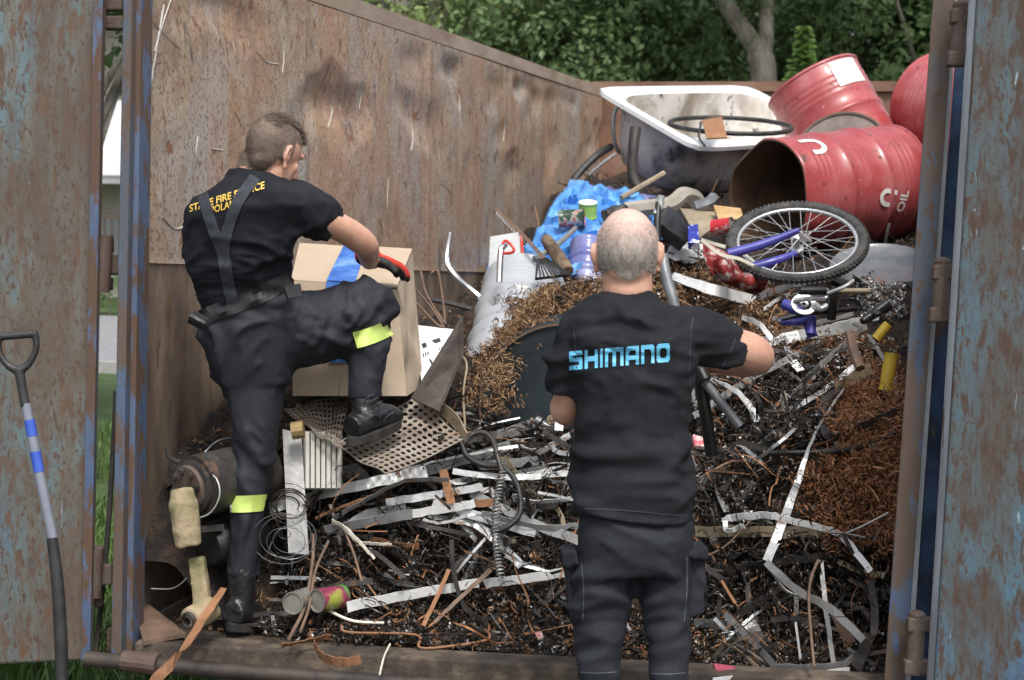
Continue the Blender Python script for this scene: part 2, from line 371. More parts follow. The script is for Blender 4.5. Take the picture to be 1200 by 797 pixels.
for (y0) in (9, 310, 724):
    xo = 1119 - y0*.072
    k = -1
    hinge(xo-2, xo+26, y0, y0+18, 4.28, 1); knuckle(xo+8, y0-2, y0+66, .022, 4.30)
    hinge(xo-6, xo+24, y0+50, y0+68, 4.28, 1)
    t_ = mk('hinge_cap', ellipsoid(P(xo+8, y0-3, 4.30), (.023, .023, .014)), M_hinge, CT, smooth=True)
for y0, y1, a, b in ((-4, 12, 118, 144), (18, 34, 121, 146), (52-28, 30, 121, 135), (278, 296, 117, 131), (298, 322, 116, 142), (325, 340, 117, 130), (640, 655, 107, 120), (662, 686, 106, 131), (690, 712, 106, 118)):
    hinge(a, b, y0, y1, 5.08, 0)
for y0, y1, x in ((276, 342, 123), (642, 700, 112)):
    knuckle(x, y0, y1, .026, 5.06)
mk('latch_rod', tube(smoothpath([P(136, 458, 5.2), P(133, 520, 5.2), P(125, 640, 5.18), P(111, 775, 5.15)], 5), .009, 8), mat('dark_rod', [(.4, (.03, .027, .025)), (.6, (.06, .05, .04))], scale=10, rough=.6), CT, smooth=True)
# sill and bottom bar
lip = mk('door_sill', slab([P(157, 752, 5.0), P(1040, 800, 4.45), P(1040, 850, 4.45), P(157, 786, 5.0)], .10, Vector((0, 1, 0))), M_lip, CT); bevel(lip, .008)
mk('rear_crossbar', tube([P(101, 772, 4.93), P(260, 786, 4.86), P(1040, 842, 4.40)], .024, 14), mat('bar_steel', [(.4, (.035, .03, .028)), (.6, (.07, .055, .045))], scale=8, rough=.55, metal=.3), CT, smooth=True)
mk('bar_bracket', tube([P(145, 774, 4.9), P(185, 779, 4.88)], .032, 14), M_hinge, CT)
gus = mk('corner_gusset', slab([P(158, 715, 5.2), P(172, 706, 5.3), P(218, 742, 5.0), P(168, 752, 4.98)], .012, Vector((0, 0, -1))), mat('gusset_rust', [(.4, (.16, .10, .065)), (.6, (.10, .065, .045))], scale=10, rough=.8, bump=.5), CT)
for px, py in ((182, 768), (330, 777)):
    mk('bolt', tube([P(px, py, 4.985), P(px, py, 4.955)], .012, 6), M_hinge, CT)
mk('chassis_rail', box((XL+.3, 7.5, .2), (.12, 5.6, .24)), M_post, CT); mk('chassis_rail', box((XR-.3, 7.5, .2), (.12, 5.6, .24)), M_post, CT)
# white scratches on the left wall: thin scraped steel marks
M_scr = mat('scrape', [(.4, (.5, .48, .45)), (.6, (.38, .36, .33))], scale=30, rough=.5)
def scratch(pts, w=.004):
    q = [PX(x, y, XL-.028) for x, y in pts]
    return q
wallo = [o for o in CT.children if o.name.startswith('side_wall')][0]
wb = BVHTree.FromPolygons([tuple(v.co+worldloc(CT)) for v in wallo.data.vertices], [tuple(p.vertices) for p in wallo.data.polygons])
def scr(pts, w):
    out = []
    for x, y in smoothpath([Vector((a, b, 0)) for a, b in pts], 4) and [(p.x, p.y) for p in smoothpath([Vector((a, b, 0)) for a, b in pts], 4)]:
        dr = (P(x, y, 1)-CAM).normalized(); h = wb.ray_cast(CAM, dr)
        if h[0] is not None: out.append(h[0]-dr*.004)
    return ribbon(out, w, .001) if len(out) > 2 else None
ms = [scr(*a) for a in (([(192, 5), (186, 40), (178, 90), (171, 136)], .006), ([(168, 12), (185, 32), (212, 58)], .003), ([(200, 0), (190, 30), (181, 60)], .004), ([(232, 160), (230, 180), (234, 195)], .004), ([(250, 174), (262, 176)], .004), ([(386, 110), (389, 130), (384, 150)], .005), ([(276, 132), (284, 148)], .003), ([(455, 210), (454, 240), (458, 262)], .004), ([(190, 255), (205, 268), (222, 262)], .005), ([(538, 110), (540, 150)], .005), ([(420, 70), (424, 100), (421, 128)], .004), ([(330, 40), (333, 60), (331, 85)], .004), ([(480, 130), (484, 160), (482, 176)], .004), ([(560, 180), (566, 192)], .004), ([(300, 60), (312, 72), (326, 75)], .003), ([(352, 235), (356, 250), (368, 262)], .003), ([(590, 110), (592, 140), (590, 165)], .005), ([(515, 215), (525, 222), (530, 240)], .004))]
for m in ms:
    if m: mk('scrape_mark', m, M_scr, CT)
# ---------------- building through the gap ----------------
B = P(132, 300, 27); bx, by = B.x, B.y
BL = thing('apartment_building', 'pale low apartment block beyond the road, seen through the gap by the left door', 'building', (bx, by, 0))
def bb(name, c, s, m, par=BL): return mk(name, box(c, s), m, par)
M_bw = mat('render_beige', [(.4, (.42, .38, .32)), (.6, (.5, .46, .40))], scale=2, rough=.8); M_bw2 = mat('render_white', [(.4, (.75, .76, .78)), (.6, (.8, .8, .8))], scale=2, rough=.7)
M_bg = mat('render_grey', [(.4, (.3, .31, .33)), (.6, (.36, .37, .38))], scale=2, rough=.8)
bb('wall', (bx, by+4, 3.5), (14, 6, 7), M_bw); bb('balcony_slab', (bx, by+.45, 2.03), (9, 1.2, .12), M_bg); bb('balcony_parapet', (bx, by-.12, 2.72), (9, .12, 1.22), M_bw2)
bb('balcony_slab', (bx, by+.45, 4.9), (9, 1.2, .14), M_bg); bb('balcony_parapet', (bx, by-.12, 5.5), (9, .12, 1.1), M_bw2); bb('parapet_rail', (bx, by-.12, 3.42), (9, .05, .05), M_hinge)
bb('plinth', (bx, by+.95, .9), (13.9, .14, 1.1), M_bg)
Mgl = mat('window_glass', [(.4, (.03, .04, .05)), (.6, (.05, .06, .07))], scale=2, rough=.12)
for k in range(-3, 4):
    w = bb('window', (bx+k*1.9+.6, by+.98, 3.4), (1.1, .05, 1.3), M_bw2); mk('pane', box((bx+k*1.9+.6, by+.94, 3.4), (.96, .04, 1.15)), Mgl, w)
FN = thing('railing', 'dark vertical bar railing in front of the pale building', 'railing', (bx, by-1.5, 0))
mk('rail', box((bx, by-1.5, 1.45), (9, .05, .05)), M_hinge, FN); mk('rail', box((bx, by-1.5, .75), (9, .05, .05)), M_hinge, FN)
mk('bars', join(*[box((bx-4.4+.13*k, by-1.5, 1.1), (.025, .025, .68)) for k in range(68)]), M_hinge, FN)
for k in range(5): mk('fence_post', box((bx-4.4+2.2*k, by-1.5, .7), (.07, .07, 1.45)), M_hinge, FN)
# ---------------- vegetation ----------------
def leafcloud(clumps, per, size, seed=0, aspect=.6, droop=.25):
    per = int(per*1.7); size = size*.76
    r = np.random.default_rng(seed); n = len(clumps)*per
    c = np.repeat(np.array([q[:3] for q in clumps]), per, 0); rad = np.repeat(np.array([q[3] for q in clumps]), per)
    d = r.normal(size=(n, 3)); d /= np.linalg.norm(d, axis=1)[:, None]
    pos = c + d*(rad*r.uniform(.55, 1.08, n)**.8)[:, None]*np.array([1, 1, .75])
    nrm = d*.5 + r.normal(size=(n, 3))*.45 + np.array([0, 0, .7]); nrm /= np.linalg.norm(nrm, axis=1)[:, None]
    a = r.normal(size=(n, 3)); a -= nrm*(a*nrm).sum(1)[:, None]; a /= np.linalg.norm(a, axis=1)[:, None]; a[:, 2] -= droop; b = np.cross(nrm, a)
    s = size*r.uniform(.6, 1.3, n)[:, None]
    v0 = pos; v1 = pos+a*s*.5+b*s*aspect*.5; v2 = pos+a*s*1.0-nrm*s*.15; v3 = pos+a*s*.5-b*s*aspect*.5
    V = np.stack([v0, v1, v2, v3], 1).reshape(-1, 3); I = np.arange(n)[:, None]*4+np.arange(4); return V, I.tolist()
def leafmat(name, c0, c1, tr=.35):
    m = mat(name, [(.32, c0), (.5, tuple((a+b)/2 for a, b in zip(c0, c1))), (.68, c1)], scale=.9, rough=.5, bump=0, detail=10)
    b = m.node_tree.nodes['Principled BSDF']; b.inputs['Transmission Weight'].default_value = 0
    t = m.node_tree; tl = t.nodes.new('ShaderNodeBsdfTranslucent'); mx = t.nodes.new('ShaderNodeMixShader'); mx.inputs[0].default_value = tr
    src = b.inputs['Base Color'].links[0].from_socket; t.links.new(src, tl.inputs[0]); t.links.new(b.outputs[0], mx.inputs[1]); t.links.new(tl.outputs[0], mx.inputs[2])
    t.links.new(mx.outputs[0], t.nodes['Material Output'].inputs[0]); return m
M_bark = mat('bark', [(.35, (.12, .105, .085)), (.5, (.22, .20, .17)), (.65, (.32, .30, .26))], scale=5, stretch=(2, 2, .6), rough=.9, bump=1, bscale=12, bdist=.05, layers=((3, (1, 1, 1), .58, .66, (.09, .11, .04), .9, 0),))
ML = [leafmat('leaf_dark', (.065, .12, .05), (.17, .26, .115)), leafmat('leaf_mid', (.10, .175, .065), (.23, .33, .14)), leafmat('leaf_light', (.17, .24, .08), (.34, .42, .17))]
def tree(px, d, name, label, crownc, crr, nclump, per, size, m, trunk_r=.16, seed=1, limbs=True, fork=None, zmin=1.2, bigr=(.35, .8)):
    base = P(px, 300, d); x, y = base.x, base.y
    T = thing(name, label, 'tree', (x, y, 0), 'trees behind the container')
    r = np.random.default_rng(seed); cl = []
    while len(cl) < nclump:
        q = r.uniform(-1, 1, 3)
        if (q**2).sum() > 1: continue
        z = crownc+q[2]*crr[2]
        if z < zmin: continue
        cl.append((x+q[0]*crr[0], y+q[1]*crr[1], z, r.uniform(*bigr)))
    mk('crown', leafcloud(cl, per, size, seed), m, T)
    if fork: parts = fork(x, y)
    else:
        parts = [tube(smoothpath([(x, y, 0), (x+.05, y, crownc*.5), (x-.1, y+.1, crownc+crr[2]*.6)], 5), [trunk_r, trunk_r*.8, trunk_r*.3], 10)]
        for k in range(7):
            c = cl[k*3 % len(cl)]; z0 = crownc*.45+k*.25
            parts.append(tube(smoothpath([(x, y, z0), ((x+c[0])/2, (y+c[1])/2, (z0+c[2])/2+.1), c[:3]], 4), [trunk_r*.45, trunk_r*.25, .02], 7))
    mk('trunk', join(*parts), M_bark, T, smooth=True); return T
def fork_trunk(x, y):
    f0 = P(889, 62, 22); l1 = P(868, 30, 21.9); l2 = P(842, -8, 21.7); l3 = P(800, -70, 21.5); r1 = P(898, 20, 22.1); r2 = P(899, -80, 22.2)
    b = Vector((x, y, 0)); m_ = P(895, 110, 22)
    return [tube(smoothpath([b, m_, f0], 6), [.24, .18, .17], 14), tube(smoothpath([P(891, 78, 22), f0, l1, l2, l3], 6), [.12, .13, .12, .11, .08], 12), tube(smoothpath([P(893, 78, 22), P(896, 50, 22), r1, r2], 6), [.12, .125, .10, .09], 12)]
tree(893, 22, 'forked_tree', 'big tree with a pale trunk forking in a V behind the bathtub', 6.3, (3.2, 2, 2.2), 90, 110, .16, ML[0], fork=fork_trunk, seed=3, zmin=4.5)
tree(1000, 25, 'broadleaf_tree', 'dense dark green tree behind the upper red barrels', 3.6, (2.3, 1.6, 3.4), 110, 150, .15, ML[1], seed=4)
tree(1110, 24, 'broadleaf_tree', 'dark leafy tree at far right, half hidden by the right door post', 3.6, (2.2, 1.6, 3.4), 100, 150, .15, ML[1], seed=5)
tree(790, 25.5, 'broadleaf_tree', 'dark green tree directly behind the white bathtub', 3.4, (2.2, 1.5, 3.4), 120, 150, .15, ML[1], seed=6)
tree(690, 24, 'broadleaf_tree', 'mid green tree where the rusty wall meets the end wall', 3.6, (1.9, 1.5, 3.3), 110, 150, .15, ML[1], seed=7)
tree(600, 26, 'broadleaf_tree', 'lighter green tree above the middle of the rusty wall', 3.9, (1.8, 1.5, 3.4), 90, 140, .15, ML[2], seed=8)
tree(505, 25, 'maple_tree', 'pale yellowish green tree above the near part of the rusty wall', 4.3, (1.9, 1.5, 3.2), 55, 90, .15, ML[2], seed=9)
tree(880, 31, 'broadleaf_tree', 'shaded tree farther back between the two trunks of the forked tree', 4, (3.6, 1.5, 4), 110, 170, .2, ML[0], seed=10, bigr=(.5, 1.1))
tree(1060, 33, 'broadleaf_tree', 'tall shaded tree in the back row above the red barrels', 4.5, (3.6, 1.5, 4.5), 110, 170, .2, ML[0], seed=12, bigr=(.5, 1.1))
tree(640, 34, 'broadleaf_tree', 'hazy green tree in the back row above the rusty wall', 4.5, (4.5, 1.5, 4.5), 90, 120, .2, ML[2], seed=13, bigr=(.5, 1.1))
tree(740, 32, 'broadleaf_tree', 'tall shaded tree in the back row left of the forked trunk', 4.5, (3.6, 1.5, 4.5), 110, 170, .2, ML[0], seed=14, bigr=(.5, 1.1))
tree(95, 11.5, 'street_tree', 'leafy tree seen high in the gap between left door and post', 3.9, (1.1, .8, 1.6), 90, 90, .13, ML[1], seed=15, bigr=(.2, .4), zmin=2.75, trunk_r=.08)
# young conifer
def conifer(px, d, h):
    b = P(px, 300, d); x, y = b.x, b.y; T = thing('young_conifer', 'small bright green conifer beside the forked trunk', 'tree', (x, y, 0)); V = []; f = []
    r = random.Random(5)
    for k in range(620):
        z = h*(1-r.random()**1.4*.97); L = .04+(h-z)*.20+.02; a = r.random()*6.283; L *= r.uniform(.75, 1.15)
        dx, dy = math.cos(a), math.sin(a)
        for s in range(9):
            t = (s+1)/9; cx, cy, cz = x+dx*L*t, y+dy*L*t, z+L*.35*t-L*.25*t*t
            for e in (-1, 1):
                w = .038*(1.15-t*.7)*r.uniform(.6, 1.3); k0 = len(V)
                ex, ey = -dy*e, dx*e
                V += [(cx, cy, cz), (cx+ex*w*.5+dx*.02, cy+ey*w*.5+dy*.02, cz+.012), (cx+ex*w+dx*.03, cy+ey*w+dy*.03, cz-.006), (cx+ex*w*.4-dx*.012, cy+ey*w*.4-dy*.012, cz-.014)]; f.append((k0, k0+1, k0+2, k0+3))
    mk('foliage', (V, f), leafmat('conifer_leaf', (.10, .19, .04), (.2, .32, .09)), T); mk('trunk', tube([(x, y, 0), (x, y, h*.97)], [.05, .008], 8), M_bark, T)
conifer(934, 18, 3.75)
bq = P(128, 362, 24)
BU = thing('bush', 'round green bush at the far side of the road', 'bush', (bq.x, bq.y, 0))
mk('foliage', leafcloud([(bq.x+random.uniform(-1.2, 1.2), bq.y+random.uniform(-.3, .3), random.uniform(.2, .65), .3) for _ in range(26)], 90, .07, 22), ML[1], BU)
mk('stems', join(*[tube([(bq.x+k*.3-.6, bq.y, 0), (bq.x+k*.35-.7, bq.y, .5)], .012, 5) for k in range(5)]), M_bark, BU)
# ---------------- people ----------------
def fold(freq, stretch, amp, seed, ax=None):
    """cloth folds: ridged noise displacement"""
    def g(p, n):
        q = Vector((p.x*stretch[0]+.3*noise.noise(p*3), p.y*stretch[1], p.z*stretch[2]+.25*noise.noise(p*2.2+Vector((5, 1, 2)))))*freq
        a = noise.noise(q+Vector((seed, 0, 0))); b = noise.noise(q*2.1+Vector((0, seed, 3)))
        c_ = noise.noise(q*.45+Vector((seed*2, 9, 0)))+.35; return max(-.75*amp, amp*1.45*((1-abs(a)*2.6)*.85*max(.25, c_*1.6) + (1-abs(b)*2.4)*.42*max(.2, c_*1.8) + .22*noise.noise(q*4.6) - .7))
    return g
def rows(R, t_scale=1.0, inset=0.0, tilt=None):
    """R: (lx,ly,rx,ry,d,t) -> rings whose long axis joins the two outline points; t half thickness in m"""
    out = []
    for k, (lx, ly, rx, ry, d, t) in enumerate(R):
        a, b = P(lx, ly, d), P(rx, ry, d); c = (a+b)/2; ax = (b-a)/2
        ln = ax.length; ax = ax.normalized()*max(ln-inset, .01)
        up = UP.cross(ax).cross(ax) if False else UP
        dep = ax.cross(UP).normalized()*(max(t-inset, .01))
        out.append((c, ax, dep))
    return out
def capsule(a, b, ra, rb, n=10):
    a, b = Vector(a), Vector(b); d = (b-a).normalized()
    return tube([a-d*ra*.8, a-d*ra*.5, a, b, b+d*rb*.5, b+d*rb*.85], [ra*.45, ra*.85, ra, rb, rb*.85, rb*.4], n)
def head(c, face, up, s=1.0, ez=-.006):
    """returns (closed pieces, frame); c centre of cranium"""
    up = Vector(up).normalized(); f = Vector(face); f = (f-up*f.dot(up)).normalized(); r = f.cross(up)
    R = Matrix((r, f, up)).transposed(); c = Vector(c)
    def L(x, y, z): return c + R @ Vector((x, y, z))*s
    pcs = [ellipsoid(L(0, -.005, .012), (.077*s, .098*s, .098*s), R, 24, 16), ellipsoid(L(0, .035, -.06), (.060*s, .062*s, .075*s), R, 20, 12),
           ellipsoid(L(0, .062, -.108), (.030*s, .028*s, .022*s), R), ellipsoid(L(0, -.030, -.035), (.058*s, .048*s, .06*s), R),
           tube([L(0, .088, .005), L(0, .104, -.025), L(0, .118, -.045), L(0, .098, -.056)], [.008*s, .010*s, .014*s, .010*s], 10),
           ellipsoid(L(.03, .083, .012), (.026*s, .014*s, .009*s), R), ellipsoid(L(-.03, .083, .012), (.026*s, .014*s, .009*s), R),
           ellipsoid(L(.042, .068, -.035), (.016*s, .014*s, .018*s), R), ellipsoid(L(-.042, .068, -.035), (.016*s, .014*s, .018*s), R),
           ellipsoid(L(0, .095, -.078), (.022*s, .010*s, .006*s), R), ellipsoid(L(0, .093, -.087), (.019*s, .010*s, .006*s), R)]
    for e in (-1, 1):
        rim = [L(x_, y_, z_+ez) for x_, y_, z_ in ((e*.074, .008, -.045), (e*.083, .000, -.03), (e*.091, -.012, -.005), (e*.092, -.014, .016), (e*.087, -.004, .029), (e*.080, .008, .026), (e*.076, .012, .008))]
        pcs += [tube(smoothpath(rim, 4), [.0055*s, .005*s, .005*s, .005*s, .0048*s, .0048*s, .004*s], 8), ellipsoid(L(e*.081, -.001, -.005+ez), (.006*s, .016*s, .026*s), R), ellipsoid(L(e*.080, .006, -.036+ez), (.007*s, .010*s, .011*s), R)]
    return pcs, (c, R, s, L)
def hair(parent, body, fr, cond, length, m, name='hair', n=9000, w=.0016, lean=.35, shell=.0015):
    c, R, s, L = fr; V, Fc = body; tree_ = bvh(body); sv, sf = [], []
    Vn = np.asarray(V); loc = (Vn-np.array(c)) @ np.array(R)/s
    keep = [i for i, p in enumerate(loc) if abs(p[0]) < .14 and abs(p[1]) < .16 and abs(p[2]) < .16]
    idx = {}; ks = set(keep); cv = [cond(Vector(loc[i])) if i in ks else 0 for i in range(len(V))] if False else {i: cond(Vector(loc[i])) for i in keep}
    nv = []
    for q in Fc:
        if all(i in cv and cv[i] > 0 for i in q):
            for i in q:
                if i not in idx:
                    idx[i] = len(nv); d = (Vector(V[i])-c).normalized(); nv.append(Vector(V[i])+d*shell)
            sf.append(tuple(idx[i] for i in q))
    nv = [tuple(v) for v in nv]; rr = random.Random(3)
    for _ in range(n):
        d = Vector((rr.gauss(0, 1), rr.gauss(0, 1), rr.gauss(0, 1))).normalized(); o = c + d*.3
        h = tree_.ray_cast(o, -d)
        if h[0] is None: continue
        lp = R.transposed() @ ((h[0]-c)/s); k = cond(lp)
        if k <= 0 or abs(lp.x) > .13: continue
        Ln = length(lp)*rr.uniform(.7, 1.25)
        g = (h[1] + Vector((rr.gauss(0, lean), rr.gauss(0, lean), rr.gauss(0, lean))) + (R @ Vector((0, 1.3, 0))) * (1 if Ln > .012 else .1)).normalized()
        sd = g.cross(Vector((rr.gauss(0, 1), rr.gauss(0, 1), rr.gauss(0, 1)))).normalized()*w/2; b0 = len(nv)
        nv += [tuple(h[0]-sd), tuple(h[0]+sd), tuple(h[0]+g*Ln)]; sf.append((b0, b0+1, b0+2))
    return mk(name, (nv, sf), m, parent, smooth=False)
def hand(wrist, dirv, palmn, s=1, curl=.5, thumb=1, fn=(.078, .086, .08, .062)):
    """palm with four fingers and a thumb; dirv: towards fingers, palmn: palm normal"""
    d = Vector(dirv).normalized(); n = Vector(palmn); n = (n-d*n.dot(d)).normalized(); r = d.cross(n); w = Vector(wrist)
    M3 = Matrix((r, d, n)).transposed()
    pcs = [ellipsoid(w+d*.05*s, (.041*s, .056*s, .016*s), M3), capsule(w-d*.02*s, w+d*.02*s, .026*s, .03*s)]
    for i in range(4):
        b = w+d*(.088-.004*abs(i-1.2))*s + r*(i-1.5)*.0205*s; L0 = fn[i]*s; a = 0; p = b-d*.02*s; q = b
        pcs.append(capsule(p, q, .0105*s, .0098*s)); dd = d
        for k, fr in enumerate((.45, .32, .23)):
            a += curl*(.5+.25*k); dd = (d*math.cos(a)+n*math.sin(a)); p = q; q = p+dd*L0*fr
            pcs.append(capsule(p, q, (.0098-.0008*k)*s, (.0092-.001*k)*s))
    tb = w+d*.03*s - r*thumb*.03*s; t1 = tb+(d*.7-r*thumb*.8+n*.25).normalized()*.04*s; t2 = t1+(d*.9-r*thumb*.25+n*.5).normalized()*.034*s
    pcs += [capsule(tb, t1, .014*s, .0115*s), capsule(t1, t2, .0112*s, .0095*s)]
    return pcs
M_skin = mat('skin', [(.35, (.50, .27, .19)), (.55, (.58, .33, .24)), (.7, (.62, .38, .29))], scale=14, rough=.5, bump=.12, bscale=160)
M_skin.node_tree.nodes['Principled BSDF'].inputs['Subsurface Weight'].default_value = .12
M_skin.node_tree.nodes['Principled BSDF'].inputs['Subsurface Scale'].default_value = .02
M_shirt = mat('shirt_black', [(.35, (.009, .010, .014)), (.65, (.016, .017, .023))], scale=9, rough=.85, bump=.25, bscale=300, spec=.25)
M_shirt2 = mat('shirt_charcoal', [(.35, (.010, .011, .014)), (.65, (.017, .018, .022))], scale=9, rough=.85, bump=.25, bscale=300, spec=.25)
M_trs = mat('work_trousers', [(.35, (.012, .013, .019)), (.65, (.020, .022, .030))], scale=8, rough=.7, bump=.25, bscale=260, spec=.35)
M_trs2 = mat('cargo_trousers', [(.35, (.013, .015, .021)), (.65, (.022, .025, .033))], scale=8, rough=.8, bump=.3, bscale=260, spec=.3)
M_strap = mat('webbing', [(.4, (.02, .024, .034)), (.6, (.03, .035, .048))], scale=60, rough=.7, bump=.3, bscale=400)
M_belt = mat('belt', [(.4, (.006, .006, .008)), (.6, (.010, .010, .013))], scale=30, rough=.55)
M_boot = mat('boot_leather', [(.4, (.010, .010, .011)), (.6, (.022, .022, .023))], scale=18, rough=.32, bump=.3, bscale=60, layers=((14, (1, 1, 1), .6, .75, (.05, .045, .04), .8, 0),))
M_sole = mat('boot_sole', [(.4, (.012, .012, .012)), (.6, (.03, .027, .024))], scale=20, rough=.85)
M_hi = mat('reflective_yellow', [(.4, (.50, .64, .14)), (.6, (.56, .70, .20))], scale=12, rough=.5, bump=.1)
M_silver = mat('reflective_silver', [(.4, (.5, .5, .48)), (.6, (.6, .6, .6))], scale=12, rough=.4)
M_glr = mat('glove_red', [(.4, (.42, .03, .018)), (.6, (.55, .05, .03))], scale=40, rough=.85, bump=.3, bscale=250)
M_glb = mat('glove_black', [(.4, (.012, .012, .012)), (.6, (.03, .03, .03))], scale=40, rough=.7, bump=.3)
def project(pts2, tree_, off):
    out = []
    for x, y in pts2:
        dr = (P(x, y, 1)-CAM).normalized(); h = tree_.ray_cast(CAM, dr)
        out.append((h[0]-dr*off) if h[0] is not None else None)
    return out
def applied(path, w, tree_, off=.006, th=.004, nseg=8):
    q = [(p.x, p.y) for p in smoothpath([Vector((a, b, 0)) for a, b in path], nseg)]
    pts = [p for p in project(q, tree_, off) if p is not None]
    P0, T, N = frames(pts); L, C, Rr = [], [], []
    V = []; f = []
    for i, p in enumerate(pts):
        s = T[i].cross(FWD).normalized()
        for k in (-.5, -.17, .17, .5):
            g = p+s*w*k; dr = (g-CAM).normalized(); h = tree_.ray_cast(CAM, dr)
            if h[0] is None or (h[0]-g).length > .03: V += [g, g+dr*th*1.2]
            else: V += [h[0]-dr*off, h[0]-dr*(off-th)]
    for i in range(len(pts)-1):
        a = i*8; b = a+8
        for k in range(3): f.append((a+2*k, a+2*k+2, b+2*k+2, b+2*k))
        f.append((a, b, b+1, a+1)); f.append((a+6, a+7, b+7, b+6))
    return [tuple(v) for v in V], f
def print_text(s, px0, px1, y0, y1, hpx, tree_, off=.0018, bold=.0):
    V, Fc = text_mesh(s, 1, bold); x0, x1 = V[:, 0].min(), V[:, 0].max(); k = []
    for v in V:
        t = (v[0]-x0)/(x1-x0); x = px0+(px1-px0)*t; y = y0+(y1-y0)*t - v[1]*hpx*1.38; x += -(y1-y0)/(px1-px0)*(-v[1]*hpx*1.38)*0
        k.append((x, y))
    q = project(k, tree_, off); ok = [p is not None for p in q]
    q = [tuple(p) if p is not None else (0, 0, 0) for p in q]
    return q, [g for g in Fc if all(ok[i] for i in g)]

# ---- the fireman on the left ----
FM = thing('person', 'fireman in black uniform with crossed straps, one boot raised on the scrap, red glove', 'person', P(290, 745, 5.1))
torso = [(240, 382, 346, 346, 5.10, .105), (235, 360, 343, 328, 5.08, .11), (225, 330, 341, 312, 5.05, .115), (218, 300, 348, 288, 5.02, .12), (216, 270, 360, 264, 5.0, .12), (216, 246, 374, 244, 4.98, .125), (232, 228, 364, 226, 4.97, .11), (256, 212, 345, 212, 4.97, .09), (276, 200, 332, 203, 4.98, .075)]
armR = [P(358, 240, 4.98), P(378, 256, 5.0), P(408, 272, 5.07), P(427, 286, 5.13), P(431, 296, 5.2), P(433, 307, 5.33)]
armL = [P(246, 252, 5.02), P(242, 285, 5.10), P(248, 318, 5.22), P(272, 336, 5.40), P(300, 335, 5.52)]
hp, fr1 = head(P(322, 174, 4.97), (RIGHT*.58+FWD*.66-UP*.46), (UP*.88+RIGHT*.30+FWD*.26), .95, -.028)
neck = tube([P(294, 216, 5.0), P(299, 200, 4.99), P(307, 187, 4.98), P(314, 176, 4.97)], [.058, .060, .060, .055], 18)
legLc = [(304, 392, 46, 5.12), (300, 440, 42, 5.12), (301, 490, 32, 5.1), (298, 535, 25, 5.1), (291, 590, 24, 5.1), (287, 640, 22, 5.1), (285, 664, 20, 5.1), (284, 676, 20, 5.1)]
legRc = [(322, 392, 44, 5.12), (352, 386, 49, 5.15), (385, 380, 45, 5.16), (414, 366, 41, 5.18), (438, 352, 29, 5.18), (441, 362, 25, 5.18)]
shinc = [(434, 362, 26, 5.18), (431, 395, 26, 5.17), (430, 425, 26, 5.16), (428, 450, 24, 5.15), (428, 470, 23, 5.15)]
def limb(L, k=1.0, n=18, sub=4):
    pts = smoothpath([P(x, y, d) for x, y, r, d in L], sub); rr = np.interp(np.linspace(0, 1, len(pts)), np.linspace(0, 1, len(L)), [r*d/F*k for x, y, r, d in L]); return tube(pts, rr, n)
pelvis = [(234, 376, 349, 336, 5.10, .125), (240, 400, 352, 366, 5.11, .14), (249, 428, 350, 415, 5.12, .13), (256, 452, 345, 452, 5.12, .11)]
handp = hand(P(431, 303, 5.33), RIGHT*.80+FWD*.42-UP*.22, -UP, .92, .38, 1)
handL = hand(P(300, 335, 5.52), RIGHT*.7+FWD*.4, -UP+FWD*.4, .95, .4, -1)
body = remesh(join(*hp, neck, rloft(rows(torso, inset=.034)), tube(smoothpath(armR, 5), [.04, .046, .044, .044, .040, .036, .028], 16), tube(smoothpath(armL, 5), [.05, .046, .043, .038, .028], 14), *handp, *handL,
    rloft(rows(pelvis, inset=.035)), limb(legLc, .62), limb(legRc, .72), limb(shinc, .62)), .0058, 3)
mk('body', body, M_skin, FM, smooth=True)
sleeveR = tube(smoothpath([P(325, 245, 4.99), P(345, 240, 4.99), P(364, 246, 5.0), P(389, 263, 5.05)], 4), [.05, .080, .082, .078, .070], 20)
sleeveL = tube(smoothpath([P(256, 245, 4.99), P(246, 250, 4.99), P(239, 275, 5.05), P(237, 303, 5.12)], 4), [.05, .072, .068, .062], 18)
shirt = remesh(join(rloft(rows(torso)), sleeveR, sleeveL, rloft(rows([(262, 207, 322, 207, 4.98, .080), (267, 197, 316, 199, 4.985, .074)])) ), .0085, 5,
   disp=fold(7, (1, 1, 1.5), .011, 3))
mk('shirt', shirt, M_shirt, FM, smooth=True); sb = bvh(shirt)
trs = remesh(join(rloft(rows(pelvis)), limb(legLc, 1.0, 22), limb(legRc, 1.02, 22), limb(shinc, 1.0, 20), ellipsoid(P(442, 356, 5.185), (.075, .075, .07))), .0095, 5, disp=fold(6.5, (1, 1, .8), .014, 8))
mk('trousers', trs, M_trs, FM, smooth=True); tb = bvh(trs)
both = bvh(join(shirt, trs))
lett = [print_text('STATE FIRE SERVICE', 222, 310, 245, 217, 8.5, sb, bold=.02), print_text('POLAND', 247, 282, 247, 236, 8.5, sb, bold=.02)]
mk('back_lettering', join(*lett), mat('print_yellow', [(.4, (.65, .42, .06)), (.6, (.75, .5, .1))], scale=20, rough=.7), FM)
for pth, w in (([(236, 222), (242, 245), (251, 272), (261, 297)], .034), ([(299, 207), (279, 236), (267, 268), (261, 298)], .034), ([(261, 292), (266, 325), (273, 356)], .038)):
    mk('shoulder_strap', applied(pth, w, sb, .008, .005), M_strap, FM, smooth=True)
mk('belt', applied([(230, 376), (262, 362), (300, 348), (340, 328)], .052, both, .004, .003), M_belt, FM, smooth=True)
mk('belt_end', ribbon(smoothpath([P(236, 369, 4.92), P(231, 375, 4.9), P(229, 382, 4.92)], 3), .05, .006), M_belt, FM)
